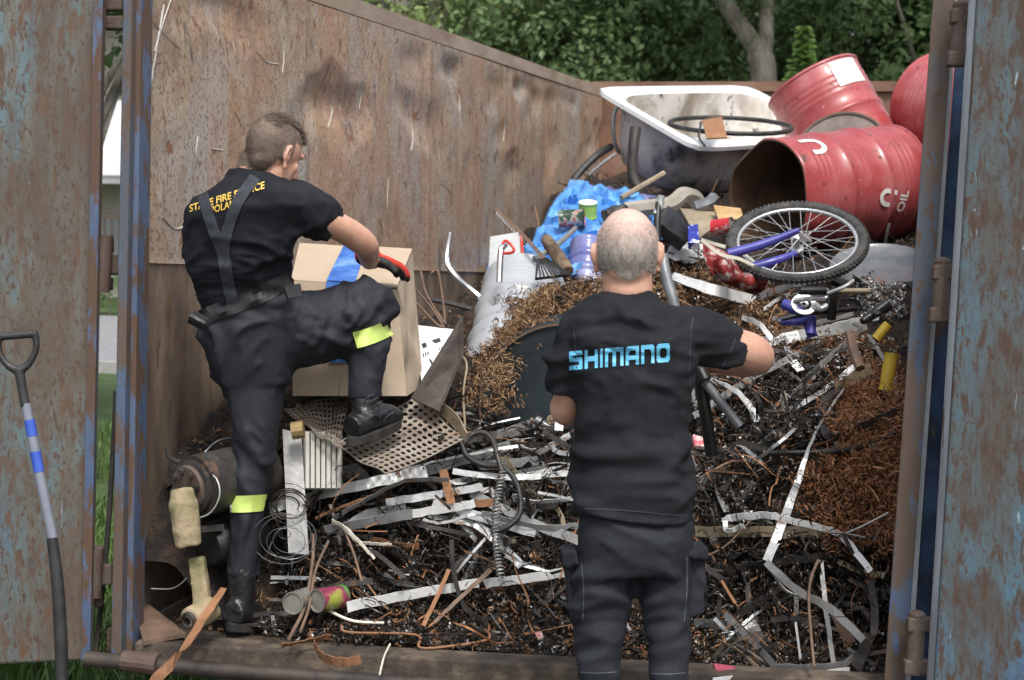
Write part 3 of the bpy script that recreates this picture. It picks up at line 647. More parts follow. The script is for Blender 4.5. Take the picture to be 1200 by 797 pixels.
mk('belt_buckle', slab([P(333, 336, 4.93), P(352, 332, 4.95), P(355, 347, 4.95), P(338, 350, 4.93)], .02), M_belt, FM)
def band(c0, c1, r, m, name='reflective_band', flat=1):
    o = mk(name, tube([c0, c0.lerp(c1, .33), c0.lerp(c1, .66), c1], [r[0], r[1], r[1], r[0]] if len(r) == 2 else r, 26, caps=False), m, FM, smooth=True); return o
mk('reflective_band', applied([(250, 590), (275, 591), (300, 590), (330, 587)], .052, tb, .006, .004), M_hi, FM, smooth=True)
mk('reflective_patch', applied([(255, 592), (264, 592), (271, 592)], .045, tb, .009, .004), M_silver, FM)
mk('reflective_band', applied([(416, 399), (430, 395), (446, 389), (466, 378)], .052, tb, .006, .004), M_hi, FM, smooth=True)
# boots
def boot(top, ankle, heel, toe, r, name='boot'):
    b = thing(name, None, None, worldloc(FM)) if False else None
    up = Vector((0, 0, 1)); d = (toe-heel); dn = d.normalized()
    body_ = join(tube(smoothpath([top, ankle, heel.lerp(toe, .22)+up*.055], 4), [r*1.02, r*.95, r*.85, r*.9], 18), tube([heel+up*.05, heel.lerp(toe, .35)+up*.055, heel.lerp(toe, .7)+up*.042, toe+up*.035-dn*.02], [.040, .046, .046, .038], 16), ellipsoid(toe+up*.034-dn*.03, (.048, .048, .036)))
    bt = mk('boot', remesh(body_, .006, 4, disp=fold(14, (1, 1, 2), .003, 2)), M_boot, FM, smooth=True)
    s = dn.cross(up).normalized(); so = []
    for j in range(28):
        a = 2*math.pi*j/28; c = heel.lerp(toe, .5); ln = d.length/2+.012; w = .048 + .006*math.cos(a)
        so.append(c+dn*ln*math.copysign(abs(math.cos(a))**.8, math.cos(a))+s*w*math.sin(a))
    V = [tuple(q+up*.022) for q in so]+[tuple(q-up*.008) for q in so]; n = 28
    f = [tuple(range(n)), tuple(range(2*n-1, n-1, -1))]+[(j, j+n, (j+1) % n+n, (j+1) % n) for j in range(n)]
    bevel(mk('sole', (V, f), M_sole, bt), .004); return bt
b1 = boot(P(283, 664, 5.1), P(283, 700, 5.1), P(272, 738, 5.06), P(305, 735, 5.22), .046)
b2 = boot(P(427, 458, 5.15), P(428, 490, 5.14), P(411, 520, 5.08), P(464, 497, 5.24), .048)
for k in range(6):
    y = 668+k*7; q = P(283, y, 5.1); mk('lace', tube(smoothpath([q-RIGHT*.03+FWD*.04, q+FWD*.052, q+RIGHT*.03+FWD*.04], 3), .0025, 6), M_strap, b1)
    q = P(431+k*4.6, 466+k*4.4, 5.09); mk('lace', tube(smoothpath([q-RIGHT*.012-UP*.018, q-FWD*.006, q+RIGHT*.02+UP*.012], 3), .0028, 6), M_strap, b2)
# glove
mk('glove', remesh(join(*handp[:2], *[g for g in handp[2:]]), .0042, 2, disp=lambda p, n: .004), M_glb, FM, smooth=True)
gk = remesh(join(handp[0], handp[1], *handp[2:6], *handp[6:10], handp[3], capsule(P(431, 294, 5.24), P(432, 303, 5.34), .033, .031)), .0042, 2, disp=lambda p, n: .0055); gk = (np.asarray(gk[0])+np.array([0, 0, .006]), gk[1])
mk('glove_cuff', gk, M_glr, FM, smooth=True)
# hair: shaved sides, longer crown
def c1(p):
    if p.z < (-.098+.01*noise.noise(p*60) if p.y < -.015 else -.05) or abs(p.x) > .079 and p.z < .04 and p.y > -.05: return 0
    if p.y > .055 and p.z < .055: return 0
    if p.z < .03 and p.y > .02: return 0
    return 1
def l1(p): return .020 if (p.z > .040 and abs(p.x) < .058 and p.y > -.092) else .005
M_hair1 = mat('hair_brown', [(.35, (.075, .055, .042)), (.65, (.16, .12, .088))], scale=25, rough=.7, bump=.2)
M_shave = mat('hair_shaved', [(.35, (.11, .08, .062)), (.65, (.19, .14, .11))], scale=30, rough=.75, bump=.2, bscale=200)
def c1a(p): return c1(p)
def c1b(p): return 1 if c1(p) and l1(p) > .01 else 0
hair(FM, body, fr1, c1a, lambda p: .005, M_shave, 'shaved_hair', 16000, .0012, shell=.0012); hair(FM, body, fr1, c1b, l1, M_hair1, 'hair', 26000, .0014, .22)
c, R, s, L = fr1
for e in (-1, 1):
    ey = mk('eye', ellipsoid(L(e*.031, .078, -.006), (.009, .007, .006), R), mat('eye_white', [(.4, (.7, .68, .65)), (.6, (.75, .72, .7))], rough=.2), FM, smooth=True)
    mk('iris', ellipsoid(L(e*.031, .0848, -.006), (.0045, .002, .0045), R), M_glb, ey)
    mk('eyebrow', tube(smoothpath([L(e*.014, .096, .018), L(e*.032, .096, .024), L(e*.052, .084, .018)], 3), [.003, .004, .002], 6), M_hair1, FM)
# ---- the man in the T-shirt ----
D = 4.15
MN = thing('person', 'grey-haired man seen from behind in a black T-shirt with big blue lettering', 'person', (P(742, 500, D).x, P(742, 500, D).y, 0))
tor2 = [(671, 603, 818, 612, D, .14), (671, 590, 816, 598, D, .135), (672, 550, 811, 552, D, .125), (672, 505, 809, 506, D, .12), (669, 465, 811, 466, D, .13), (666, 430, 815, 430, D, .135), (664, 400, 818, 400, D, .13), (664, 382, 813, 384, D, .115), (670, 367, 808, 369, D, .105), (687, 353, 790, 355, D, .085), (704, 343, 768, 343, D, .065)]
aR = [P(812, 388, D), P(845, 402, D+.02), P(876, 412, D+.06), P(886, 419, D+.12), P(868, 424, D+.27), P(836, 426, D+.37)]
aL = [P(682, 395, D), P(669, 430, D+.02), P(668, 466, D+.06), P(666, 478, D+.12), P(700, 440, D+.32), P(716, 420, D+.38)]
hp2, fr2 = head(P(735, 296, D), FWD*1.0-UP*.02+RIGHT*.02, UP*.98+FWD*.12, 1.0)
neck2 = tube([P(735, 356, D+.01), P(735, 340, D+.0), P(736, 312, D+.0)], [.062, .066, .062], 18)
pel2 = [(673, 590, 816, 596, D, .125), (671, 625, 818, 628, D, .14), (671, 650, 817, 650, D, .13), (672, 672, 814, 672, D, .11)]
lL2 = [(707, 660, 37, D), (705, 700, 35.5, D), (703, 750, 31, D), (701, 800, 28, D-.02), (698, 850, 28, D-.03), (696, 920, 27, D), (694, 990, 24, D+.02), (693, 1050, 24, D+.03)]
lR2 = [(781, 660, 37, D), (782, 700, 34.5, D), (784, 750, 30, D), (785, 800, 28, D-.02), (788, 850, 28, D-.03), (790, 920, 27, D), (792, 990, 24, D+.02), (793, 1050, 24, D+.03)]
h2 = hand(P(836, 426, D+.37), -RIGHT*.9+FWD*.5, FWD+UP*.2, 1, .8, -1); h3 = hand(P(716, 420, D+.38), RIGHT*.9+FWD*.5, FWD+UP*.2, 1, .8, 1)
body2 = remesh(join(*hp2, neck2, rloft(rows(tor2, inset=.036)), tube(smoothpath(aR, 5), [.04, .050, .052, .048, .043, .028], 16), tube(smoothpath(aL, 5), [.038, .040, .043, .046, .040, .028], 16), *h2, *h3, rloft(rows(pel2, inset=.045)), limb(lL2, .75), limb(lR2, .75)), .0058, 3)
mk('body', body2, M_skin, MN, smooth=True)
slR = tube(smoothpath([P(780, 390, D), P(802, 388, D), P(830, 395, D+.01), P(861, 413, D+.05)], 4), [.045, .070, .076, .074, .068], 20)
slL = tube(smoothpath([P(692, 385, D), P(677, 394, D+.01), P(667, 425, D+.02), P(661, 464, D+.04)], 4), [.045, .064, .064, .058, .052], 20)
shirt2 = remesh(join(rloft(rows(tor2), 36), slR, slL, rloft(rows([(704, 347, 770, 347, D, .074), (706, 339, 766, 339, D, .070)]))), .0085, 5, disp=fold(4.2, (.55, 1, 2.0), .014, 21))
mk('t_shirt', shirt2, M_shirt2, MN, smooth=True); s2 = bvh(shirt2)
0 and mk('collar', tube(smoothpath([P(708, 341, D-.03), P(722, 344, D-.068), P(737, 345, D-.078), P(752, 343, D-.068), P(765, 340, D-.03)], 4), .006, 8), M_shirt2, MN, smooth=True)
trs2 = remesh(join(rloft(rows(pel2), 32), limb(lL2, 1.0, 24), limb(lR2, 1.0, 24)), .0095, 5, disp=fold(4.5, (.8, 1, 1.5), .017, 5))
mk('trousers', trs2, M_trs2, MN, smooth=True); t2 = bvh(trs2)
M_stitch = mat('stitching', [(.4, (.06, .07, .09)), (.6, (.09, .10, .12))], scale=100, rough=.8)
def pocket(pts, d, th):
    o = mk('cargo_pocket', remesh(slab([P(x, y, d) for x, y in pts], th, FWD), .006, 6, disp=fold(9, (1, 1, .6), .006, 2)), M_trs2, MN, smooth=True); return o
pocket([(661, 652), (681, 648), (684, 728), (666, 726)], D-.02, .15); pocket([(806, 648), (829, 646), (827, 722), (803, 728)], D-.02, .15)
mk('pocket_flap', remesh(slab([P(658, 646, D-.03), P(676, 646, D-.06), P(679, 662, D-.06), P(660, 668, D-.03)], .15, FWD), .006, 3), M_trs2, MN, smooth=True)
mk('pocket_flap', remesh(slab([P(806, 646, D-.06), P(830, 641, D-.03), P(831, 658, D-.03), P(807, 655, D-.06)], .15, FWD), .006, 3), M_trs2, MN, smooth=True)
for pth in ([(670, 604), (690, 601), (719, 597)], [(753, 598), (754, 603), (777, 604)], [(790, 603), (800, 612)], [(680, 650), (684, 690), (683, 728)], [(805, 652), (805, 690), (802, 728)], [(672, 787), (700, 789), (728, 787)], [(758, 789), (785, 790), (814, 787)]):
    mk('seam', applied(pth, .0025, t2, .002, .0015), M_stitch, MN)
mk('back_pocket', applied([(670, 606), (705, 602)], .035, t2, .004, .004), M_trs2, MN, smooth=True); mk('back_pocket', applied([(753, 602), (790, 604)], .035, t2, .004, .004), M_trs2, MN, smooth=True)
for pth in ([(672, 596), (706, 597), (742, 599), (780, 603), (816, 605)], [(812, 372), (809, 400), (808, 432), (809, 456)], [(672, 380), (674, 410), (676, 440)], [(838, 440), (848, 428), (857, 410), (862, 396)]):
    mk('shirt_seam', applied(pth, .003, s2, .002, .0018), M_strap, MN)
# large blue word printed across the back: squared stroke letters rasterised on the cloth
def strokes():
    w = .235
    G = {'S': ([[(1, .9), (.2, .9), (.1, .8), (.1, .62), (.2, .53), (.8, .53), (.9, .44), (.9, .2), (.8, .1), (0, .1)]], 1.0),
         'H': ([[(.1, 1), (.1, 0)], [(.9, 1), (.9, 0)], [(.1, .52), (.9, .52)]], 1.0), 'I': ([[(.1, 1), (.1, 0)]], .2),
         'M': ([[(.1, 0), (.1, .8), (.2, .9), (1.2, .9), (1.3, .8), (1.3, 0)], [(.7, .9), (.7, 0)]], 1.4), 'A': ([[(.1, 0), (.1, .75), (.25, .9), (.9, .9), (.9, 0)], [(.1, .38), (.9, .38)]], 1.0),
         'N': ([[(.1, 0), (.1, .9), (.75, .9), (.9, .75), (.9, 0)]], 1.0), 'O': ([[(.1, .75), (.25, .9), (.75, .9), (.9, .75), (.9, .25), (.75, .1), (.25, .1), (.1, .25), (.1, .75)]], 1.0)}
    return G, w
def seg_d(p, a, b):
    ab = (b[0]-a[0], b[1]-a[1]); t = max(0, min(1, ((p[0]-a[0])*ab[0]+(p[1]-a[1])*ab[1])/(ab[0]**2+ab[1]**2)))
    return max(abs(p[0]-a[0]-ab[0]*t), abs(p[1]-a[1]-ab[1]*t))
def word(s, x0, x1, yl, yr, h, tree_):
    G, w = strokes(); tot = sum(G[ch][1]+.17 for ch in s)-.17; out = []
    cx = 0
    for ch in s:
        st, wd = G[ch]; V = []; f = []; idx = {}; nx = int(wd*30); ny = 26
        for i in range(nx):
            for j in range(ny):
                p = ((i+.5)/nx*wd, (j+.5)/ny)
                if not any(seg_d(p, a, b) < w/2 for l in st for a, b in zip(l, l[1:])): continue
                q = []
                for di, dj in ((0, 0), (1, 0), (1, 1), (0, 1)):
                    k = (i+di, j+dj)
                    if k not in idx:
                        u = (cx+k[0]/nx*wd)/tot; yy = k[1]/ny; x = x0+(x1-x0)*u; y = yl+(yr-yl)*u - yy*h
                        idx[k] = len(V); V.append((x, y))
                    q.append(idx[k])
                f.append(tuple(q))
        pr = project(V, tree_, .0022); out.append(([tuple(p) for p in pr], f)); cx += wd+.17
    return out
M_print = mat('print_blue', [(.4, (.13, .50, .78)), (.6, (.17, .56, .84))], scale=20, rough=.6)
for g in word('SHIMANO', 667, 785, 434, 424, 22, s2): mk('printed_letter', g, M_print, MN)
def c2(p):
    if p.z < -.055 and p.y > -.06: return 0
    if p.z < -.085: return 0
    if p.y > .05 and p.z < .06: return 0
    if p.z < .01 and p.y > .012: return 0
    if abs(p.x) > .074 and p.y > -.03 and p.z < .035: return 0
    return 1
M_hair2 = mat('hair_grey', [(.3, (.22, .19, .165)), (.5, (.36, .32, .29)), (.68, (.52, .48, .44))], scale=60, stretch=(1, 1, .4), rough=.65, bump=.3, bscale=300)
M_hair3 = mat('hair_thin_grey', [(.35, (.50, .37, .31)), (.65, (.60, .49, .42))], scale=50, rough=.6, bump=.3, bscale=250)
def thin_top(m, z0, z1, col):
    t = m.node_tree; b = t.nodes['Principled BSDF']; src = b.inputs['Base Color'].links[0].from_socket
    tc = t.nodes.new('ShaderNodeTexCoord'); sp = t.nodes.new('ShaderNodeSeparateXYZ'); t.links.new(tc.outputs['Object'], sp.inputs[0])
    n = t.nodes.new('ShaderNodeTexNoise'); n.inputs['Scale'].default_value = 45; n.inputs['Detail'].default_value = 4; t.links.new(tc.outputs['Object'], n.inputs[0])
    ma = t.nodes.new('ShaderNodeMath'); ma.operation = 'MULTIPLY_ADD'; t.links.new(n.outputs[0], ma.inputs[0]); ma.inputs[1].default_value = .05; t.links.new(sp.outputs['Z'], ma.inputs[2])
    mr = t.nodes.new('ShaderNodeMapRange'); mr.inputs[1].default_value = z0+.025; mr.inputs[2].default_value = z1+.025; t.links.new(ma.outputs[0], mr.inputs[0])
    mx = t.nodes.new('ShaderNodeMix'); mx.data_type = 'RGBA'; t.links.new(mr.outputs[0], mx.inputs[0]); t.links.new(src, mx.inputs[6]); mx.inputs[7].default_value = (*col, 1); t.links.new(mx.outputs[2], b.inputs['Base Color'])
thin_top(M_hair2, 1.675, 1.765, (.62, .44, .37))
def c2t(p): return 1 if c2(p) and p.z > .066+.012*noise.noise(p*40) else 0
def c2b(p): return 1 if c2(p) and not p.z > .058 else 0
hair(MN, body2, fr2, c2, lambda p: .007 if p.z < .06 else .004, M_hair2, 'hair', 24000, .0012, .4, shell=.002)
c, R, s, L = fr2
for e in (-1, 1):
    ey = mk('eye', ellipsoid(L(e*.031, .078, -.006), (.009, .007, .006), R), bpy.data.materials['eye_white'], MN, smooth=True); mk('iris', ellipsoid(L(e*.031, .0848, -.006), (.0045, .002, .0045), R), M_glb, ey)
    mk('eyebrow', tube(smoothpath([L(e*.014, .096, .018), L(e*.032, .096, .024), L(e*.052, .084, .018)], 3), [.003, .004, .002], 6), M_hair2, MN)
for lx in (693, 793):
    q = P(lx, 1050, D+.03); q.z = 0; fdir = Vector((FWD.x, FWD.y, 0)).normalized(); st = remesh(join(tube([q+Vector((0, 0, .16)), q+Vector((0, 0, .06))], [.05, .052], 14), tube([q-fdir*.05+Vector((0, 0, .045)), q+fdir*.1+Vector((0, 0, .045)), q+fdir*.2+Vector((0, 0, .035))], [.045, .048, .036], 14)), .008, 4)
    mk('shoe', st, M_boot, MN, smooth=True)
# ---------------- scrap: materials ----------------
M_heap = mat('heap_gap_shade', [(.35, (.010, .008, .007)), (.5, (.028, .019, .014)), (.65, (.07, .042, .026))], scale=14, rough=.9, bump=1, bscale=60, bdist=.03)  # near-black base paints the darkness of the cavities between the strips
def steel(name, a, b, ro=.4, me=.6, rust=.62, rc=(.20, .09, .04)):
    return mat(name, [(.35, a), (.65, b)], scale=9, rough=ro, metal=me, bump=.2, bscale=60, layers=((11, (1, 1, 1), rust, rust+.06, rc, .85, 0), (45, (1, 1, 1), .66, .7, (.06, .05, .045), .8, 0)))
M_galv = steel('galvanised', (.34, .35, .35), (.52, .53, .53), .42, .45)
M_white = steel('white_paint', (.66, .67, .67), (.78, .78, .77), .4, 0, .68)
M_grey = steel('grey_strip', (.19, .19, .19), (.32, .32, .31), .45, .4, .6)
M_dark = steel('dark_strip', (.03, .028, .027), (.08, .072, .066), .5, .4, .58, (.09, .05, .03))
M_rusty = steel('rusty_strip', (.20, .095, .045), (.32, .16, .08), .8, 0, .7, (.10, .05, .03))
M_brown = steel('brown_wire', (.10, .065, .045), (.2, .13, .09), .75, 0)
M_tan = steel('tan_strip', (.22, .17, .11), (.36, .30, .21), .6, .1)
M_cream = mat('cream_strip', [(.4, (.62, .58, .48)), (.6, (.72, .68, .58))], scale=10, rough=.6)
M_black = mat('black_rubber', [(.4, (.010, .010, .011)), (.6, (.03, .03, .03))], scale=15, rough=.55)
M_chrome = mat('chrome', [(.4, (.6, .61, .62)), (.6, (.72, .72, .72))], scale=20, rough=.18, metal=.9, bump=.05)
M_tube = mat('tube_grey', [(.4, (.13, .14, .15)), (.6, (.2, .21, .22))], scale=9, rough=.4, metal=.3)
M_blk = mat('black_paint', [(.4, (.008, .008, .009)), (.6, (.02, .02, .02))], scale=9, rough=.35)
# ---------------- heap base ----------------
nx, ny = 150, 300
xs = np.linspace(XL-.02, XR+.05, nx); ys = np.linspace(4.62, YF, ny); XX, YY = np.meshgrid(xs, ys)
ZZ = heap(XX, YY)
V = np.stack([XX, YY, ZZ], -1).reshape(-1, 3)
for i in range(len(V)):
    if V[i][1] > 4.8: V[i][2] += .03*noise.noise(Vector(V[i])*9)+.02*noise.noise(Vector(V[i])*23)-.01
mk('scrap_mound', (V, [(j*nx+i, j*nx+i+1, (j+1)*nx+i+1, (j+1)*nx+i) for j in range(ny-1) for i in range(nx-1)]), M_heap, smooth=True, tagv=('dark heap of packed scrap filling the container', 'scrap heap', None, 'stuff'))
# ---------------- metal turnings ----------------
def curls(pos, rad, pitch, turns, w, segs=14, seed=0, flat=.0, outv=None):
    r = np.random.default_rng(seed); n = len(pos)
    a = r.normal(size=(n, 3)); a /= np.linalg.norm(a, axis=1)[:, None]
    u = np.cross(a, r.normal(size=(n, 3))); u /= np.linalg.norm(u, axis=1)[:, None]; v = np.cross(a, u)
    R0 = r.uniform(*rad, n)[:, None, None]; Pt = (r.uniform(*pitch, n))[:, None, None]; Tn = r.uniform(*turns, n)[:, None]; W_ = r.uniform(*w, n)[:, None, None]
    t = np.linspace(-.5, .5, segs)[None, :]*Tn; ph = r.uniform(0, 6.28, n)[:, None]
    ang = (t*2*np.pi+ph)[:, :, None]; tt = t[:, :, None]
    rr = R0*(1+.45*np.sin(tt*2.1+ph[:, :, None]))
    bend = np.cross(a, u+v)*r.uniform(-1, 1, n)[:, None]
    c = pos[:, None]+a[:, None]*tt*Pt+bend[:, None]*(tt**2)*Pt*.5+rr*(np.cos(ang)*u[:, None]+np.sin(ang)*v[:, None])
    wd = a[:, None]*W_*.5+(np.cos(ang)*u[:, None]+np.sin(ang)*v[:, None])*W_*.25
    V = np.stack([c-wd, c+wd], 2).reshape(-1, 3)
    base = (np.arange(n)*segs*2)[:, None]+np.arange(segs-1)[None]*2
    b = base.reshape(-1, 1); Fq = np.concatenate([b, b+1, b+3, b+2], 1)
    return V, Fq
def bigmesh(name, V, Fq, m, tagv):
    me = bpy.data.meshes.new(name); base = np.array([V[:, 0].mean(), V[:, 1].mean(), V[:, 2].min()]); V = V-base
    me.vertices.add(len(V)); me.vertices.foreach_set('co', V.ravel()); me.loops.add(Fq.size); me.loops.foreach_set('vertex_index', Fq.ravel().astype(np.int32))
    me.polygons.add(len(Fq)); me.polygons.foreach_set('loop_start', np.arange(len(Fq), dtype=np.int32)*Fq.shape[1]); me.update(calc_edges=True); me.validate()
    me.materials.append(m); o = bpy.data.objects.new(name, me); COL.objects.link(o); o.location = base; me.shade_smooth(); return tag(o, *tagv)
def inpoly(x, y, poly):
    c = np.zeros(len(x), bool); n = len(poly)
    for i in range(n):
        (x1, y1), (x2, y2) = poly[i], poly[(i+1) % n]
        k = ((y1 > y) != (y2 > y)) & (x < (x2-x1)*(y-y1)/((y2-y1) or 1e-9)+x1); c ^= k
    return c
def zone(poly, n, thick, seed=0, soft=0, lump=None):
    r = np.random.default_rng(seed); P2 = np.array(poly, float); lo, hi = P2.min(0), P2.max(0); X = []; Y = []
    while sum(map(len, X)) < n:
        x = r.uniform(lo[0], hi[0], n*2); y = r.uniform(lo[1], hi[1], n*2); k = inpoly(x+r.normal(0, 1, n*2)*soft, y+r.normal(0, 1, n*2)*soft, poly); X.append(x[k]); Y.append(y[k])
    x = np.concatenate(X)[:n]; y = np.concatenate(Y)[:n]; t, v = rays(x, y)
    t = t - r.uniform(-.02, 1, n)*thick
    q = np.array(CAM)+v*t[:, None]
    q[:, 2] += r.uniform(0, .3, n)*thick
    q[:, 0] = np.maximum(q[:, 0], XL+.01); return q
def under(n, seed, y0=4.75, y1=11.6, up=.04, xr=(XL+.03, XR+.02)):
    r = np.random.default_rng(seed); x = r.uniform(*xr, n); y = y0+(y1-y0)*r.uniform(0, 1, n)**1.7; z = heap(x, y)+r.uniform(0, up, n); return np.stack([x, y, z], 1)
def cm(name, cols, ro, me, sc=30): return mat(name, cols, scale=sc, rough=ro, metal=me, bump=0, detail=4)
C_or = cm('turnings_orange', [(.3, (.11, .05, .024)), (.5, (.26, .115, .05)), (.7, (.42, .21, .10))], .7, .1)
C_br = cm('turnings_brown', [(.3, (.08, .048, .026)), (.5, (.22, .125, .06)), (.7, (.38, .25, .14))], .65, .15)
C_dk = cm('turnings_dark', [(.3, (.012, .011, .010)), (.5, (.035, .030, .026)), (.7, (.11, .09, .07))], .4, .5)
C_si = cm('turnings_silver', [(.3, (.22, .21, .2)), (.5, (.45, .45, .44)), (.7, (.6, .6, .59))], .42, .6)
Z_right = [(968, 470), (1060, 430), (1056, 640), (985, 655), (940, 610), (930, 560), (985, 540)]
Z_mound = [(588, 345), (620, 328), (690, 335), (720, 360), (650, 385), (615, 420), (585, 465), (548, 485), (575, 420), (600, 385)]
Z_top = [(755, 320), (800, 300), (850, 320), (905, 340), (925, 400), (870, 420), (830, 440), (765, 350)]
Z_topw = [(880, 380), (1050, 400), (1050, 440), (940, 440)]
Z_dark = [(815, 430), (900, 410), (985, 430), (960, 540), (1030, 620), (1010, 660), (850, 640), (815, 600)]
Z_front = [(320, 520), (420, 545), (560, 500), (670, 490), (670, 690), (330, 700)]
Z_low = [(330, 690), (670, 690), (760, 720), (1040, 700), (1040, 790), (760, 785), (650, 770), (300, 745)]
Z_rl = [(815, 640), (1040, 640), (1040, 720), (815, 720)]
Z_silver = [(1000, 330), (1030, 310), (1062, 310), (1062, 372), (1010, 372)]
def C(zs, rad, pitch, turns, w, segs, seed): return curls(np.concatenate(zs), rad, pitch, turns, w, segs, seed)
def cat_(parts):
    V = []; Fq = []; n = 0
    for v, f in parts: V.append(v); Fq.append(f+n); n += len(v)
    return np.concatenate(V), np.concatenate(Fq)
bigmesh('rusty_turnings', *cat_([C([zone(Z_right, 1900, .14, 1, 8)], (.005, .013), (.010, .030), (1.5, 5), (.002, .0042), 32, 1), C([zone(Z_dark, 200, .08, 2), zone(Z_front, 110, .06, 3), zone(Z_low, 130, .05, 4), zone(Z_topw, 200, .05, 5)], (.004, .011), (.006, .014), (1, 4), (.002, .004), 20, 2), C([zone(Z_front, 14, .09, 81), zone(Z_dark, 20, .1, 82), zone(Z_right, 90, .1, 83), zone(Z_low, 12, .05, 84), zone(Z_rl, 8, .08, 85)], (.008, .022), (.02, .07), (2, 7), (.003, .006), 60, 8)]), C_or,
        ('orange rusty curled metal turnings heaped beside the right post', 'metal turnings', None, 'stuff'))
bigmesh('brown_turnings', *cat_([C([zone(Z_mound, 2600, .20, 6, 9), zone([(600, 410), (650, 380), (655, 392), (618, 420), (600, 470), (590, 500), (565, 495)], 800, .60, 36, 6)], (.004, .014), (.008, .024), (.8, 3.5), (.002, .0042), 22, 3), C([zone(Z_top, 2000, .05, 7, 5), zone(Z_topw, 500, .05, 8), zone(Z_dark, 500, .07, 9), zone(Z_right, 500, .1, 10), under(2600, 11)], (.004, .011), (.006, .013), (.6, 2.5), (.0025, .006), 14, 4)]), C_br,
        ('brown flaky metal turnings mounded on the white drum and under the wheel', 'metal turnings', None, 'stuff'))
bigmesh('dark_turnings', *cat_([C([zone(Z_dark, 3600, .10, 12, 5), zone(Z_front, 2600, .08, 13), zone(Z_low, 2600, .04, 14), zone(Z_rl, 700, .08, 15), zone(Z_right, 500, .08, 16), zone(Z_top, 600, .04, 17), zone(Z_mound, 700, .22, 18), under(3500, 19)], (.004, .014), (.006, .016), (.7, 3), (.002, .006), 16, 5), C([zone(Z_front, 260, .12, 91), zone(Z_dark, 300, .12, 92), zone(Z_low, 60, .04, 93), zone(Z_rl, 50, .08, 94)], (.010, .03), (.02, .08), (1.5, 6), (.002, .005), 50, 9)]), C_dk,
        ('dark oily metal turnings tangled through the front of the heap', 'metal turnings', None, 'stuff'))
bigmesh('shiny_turnings', *cat_([C([zone(Z_silver, 420, .05, 20), zone(Z_dark, 520, .11, 21), zone(Z_front, 200, .09, 22), zone(Z_low, 330, .04, 23), zone(Z_mound, 160, .09, 24), zone(Z_top, 170, .05, 25), zone(Z_topw, 160, .06, 31), zone(Z_right, 90, .09, 34)], (.003, .009), (.004, .012), (.4, 1.6), (.002, .006), 9, 6)]), C_si,
        ('bright bare steel shavings scattered over the heap', 'metal shavings', None, 'stuff'))
# loose tangle: long thin flat offcuts and wires
def tangle(zs, n_seg, L, w, wob, seed):
    pos = np.concatenate(zs); r = np.random.default_rng(seed); n = len(pos); d = r.normal(size=(n, 3))*np.array([1, .5, .55]); d /= np.linalg.norm(d, axis=1)[:, None]
    e = np.cross(d, r.normal(size=(n, 3))); e /= np.linalg.norm(e, axis=1)[:, None]; Ln = r.uniform(*L, n)[:, None, None]; Wd = r.uniform(*w, n)[:, None, None]
    t = np.linspace(-.5, .5, n_seg)[None, :, None]; cv = r.uniform(-1, 1, n)[:, None, None]*wob; ph = r.uniform(0, 6, n)[:, None, None]
    c = pos[:, None]+d[:, None]*t*Ln+e[:, None]*(cv*Ln*np.sin(t*3.5+ph)); s = np.cross(d, e)[:, None]*Wd*.5*np.ones_like(t)
    V = np.stack([c-s, c+s], 2).reshape(-1, 3); V[:, 0] = np.clip(V[:, 0], XL+.005, XR+.06); V[:, 1] = np.maximum(V[:, 1], 4.64)
    b = ((np.arange(n)*n_seg*2)[:, None]+np.arange(n_seg-1)[None]*2).reshape(-1, 1); return V, np.concatenate([b, b+1, b+3, b+2], 1)
ZL = [zone(Z_front, 230, .10, 41), zone(Z_low, 90, .05, 42), zone(Z_dark, 110, .09, 43), zone(Z_rl, 60, .08, 44), under(160, 45)]
bigmesh('dark_offcuts', *tangle(ZL, 9, (.06, .34), (.004, .02), .25, 7), M_dark, ('thin dark metal offcuts tangled in the heap', 'offcuts', None, 'stuff'))
ZL = [zone(Z_front, 60, .11, 51), zone(Z_low, 22, .05, 52), zone(Z_dark, 35, .09, 53), zone([(520, 480), (670, 480), (670, 600), (560, 600)], 50, .08, 54), zone(Z_mound, 25, .08, 58)]
bigmesh('grey_offcuts', *tangle(ZL, 9, (.04, .26), (.003, .014), .22, 8), M_galv, ('thin grey and white metal offcuts tangled in the heap', 'offcuts', None, 'stuff'))
ZL = [zone(Z_front, 70, .10, 61), zone(Z_low, 30, .05, 62), zone(Z_dark, 40, .09, 63), zone(Z_top, 40, .05, 64), under(100, 65)]
bigmesh('rusty_wires', *tangle(ZL, 12, (.08, .4), (.002, .006), .3, 9), M_rusty, ('thin rusty wires tangled in the heap', 'wire', None, 'stuff'))
r_ = np.random.default_rng(5); q = np.concatenate([zone(Z_low, 1500, .02, 71), np.stack([r_.uniform(XL+.05, XR, 900), r_.uniform(4.60, 4.85, 900), np.full(900, ZF+.004)], 1)])
bigmesh('floor_litter', *tangle([q], 2, (.004, .02), (.003, .012), 0, 12), C_br, ('small crumbs and flakes littering the sill', 'litter', None, 'stuff'))
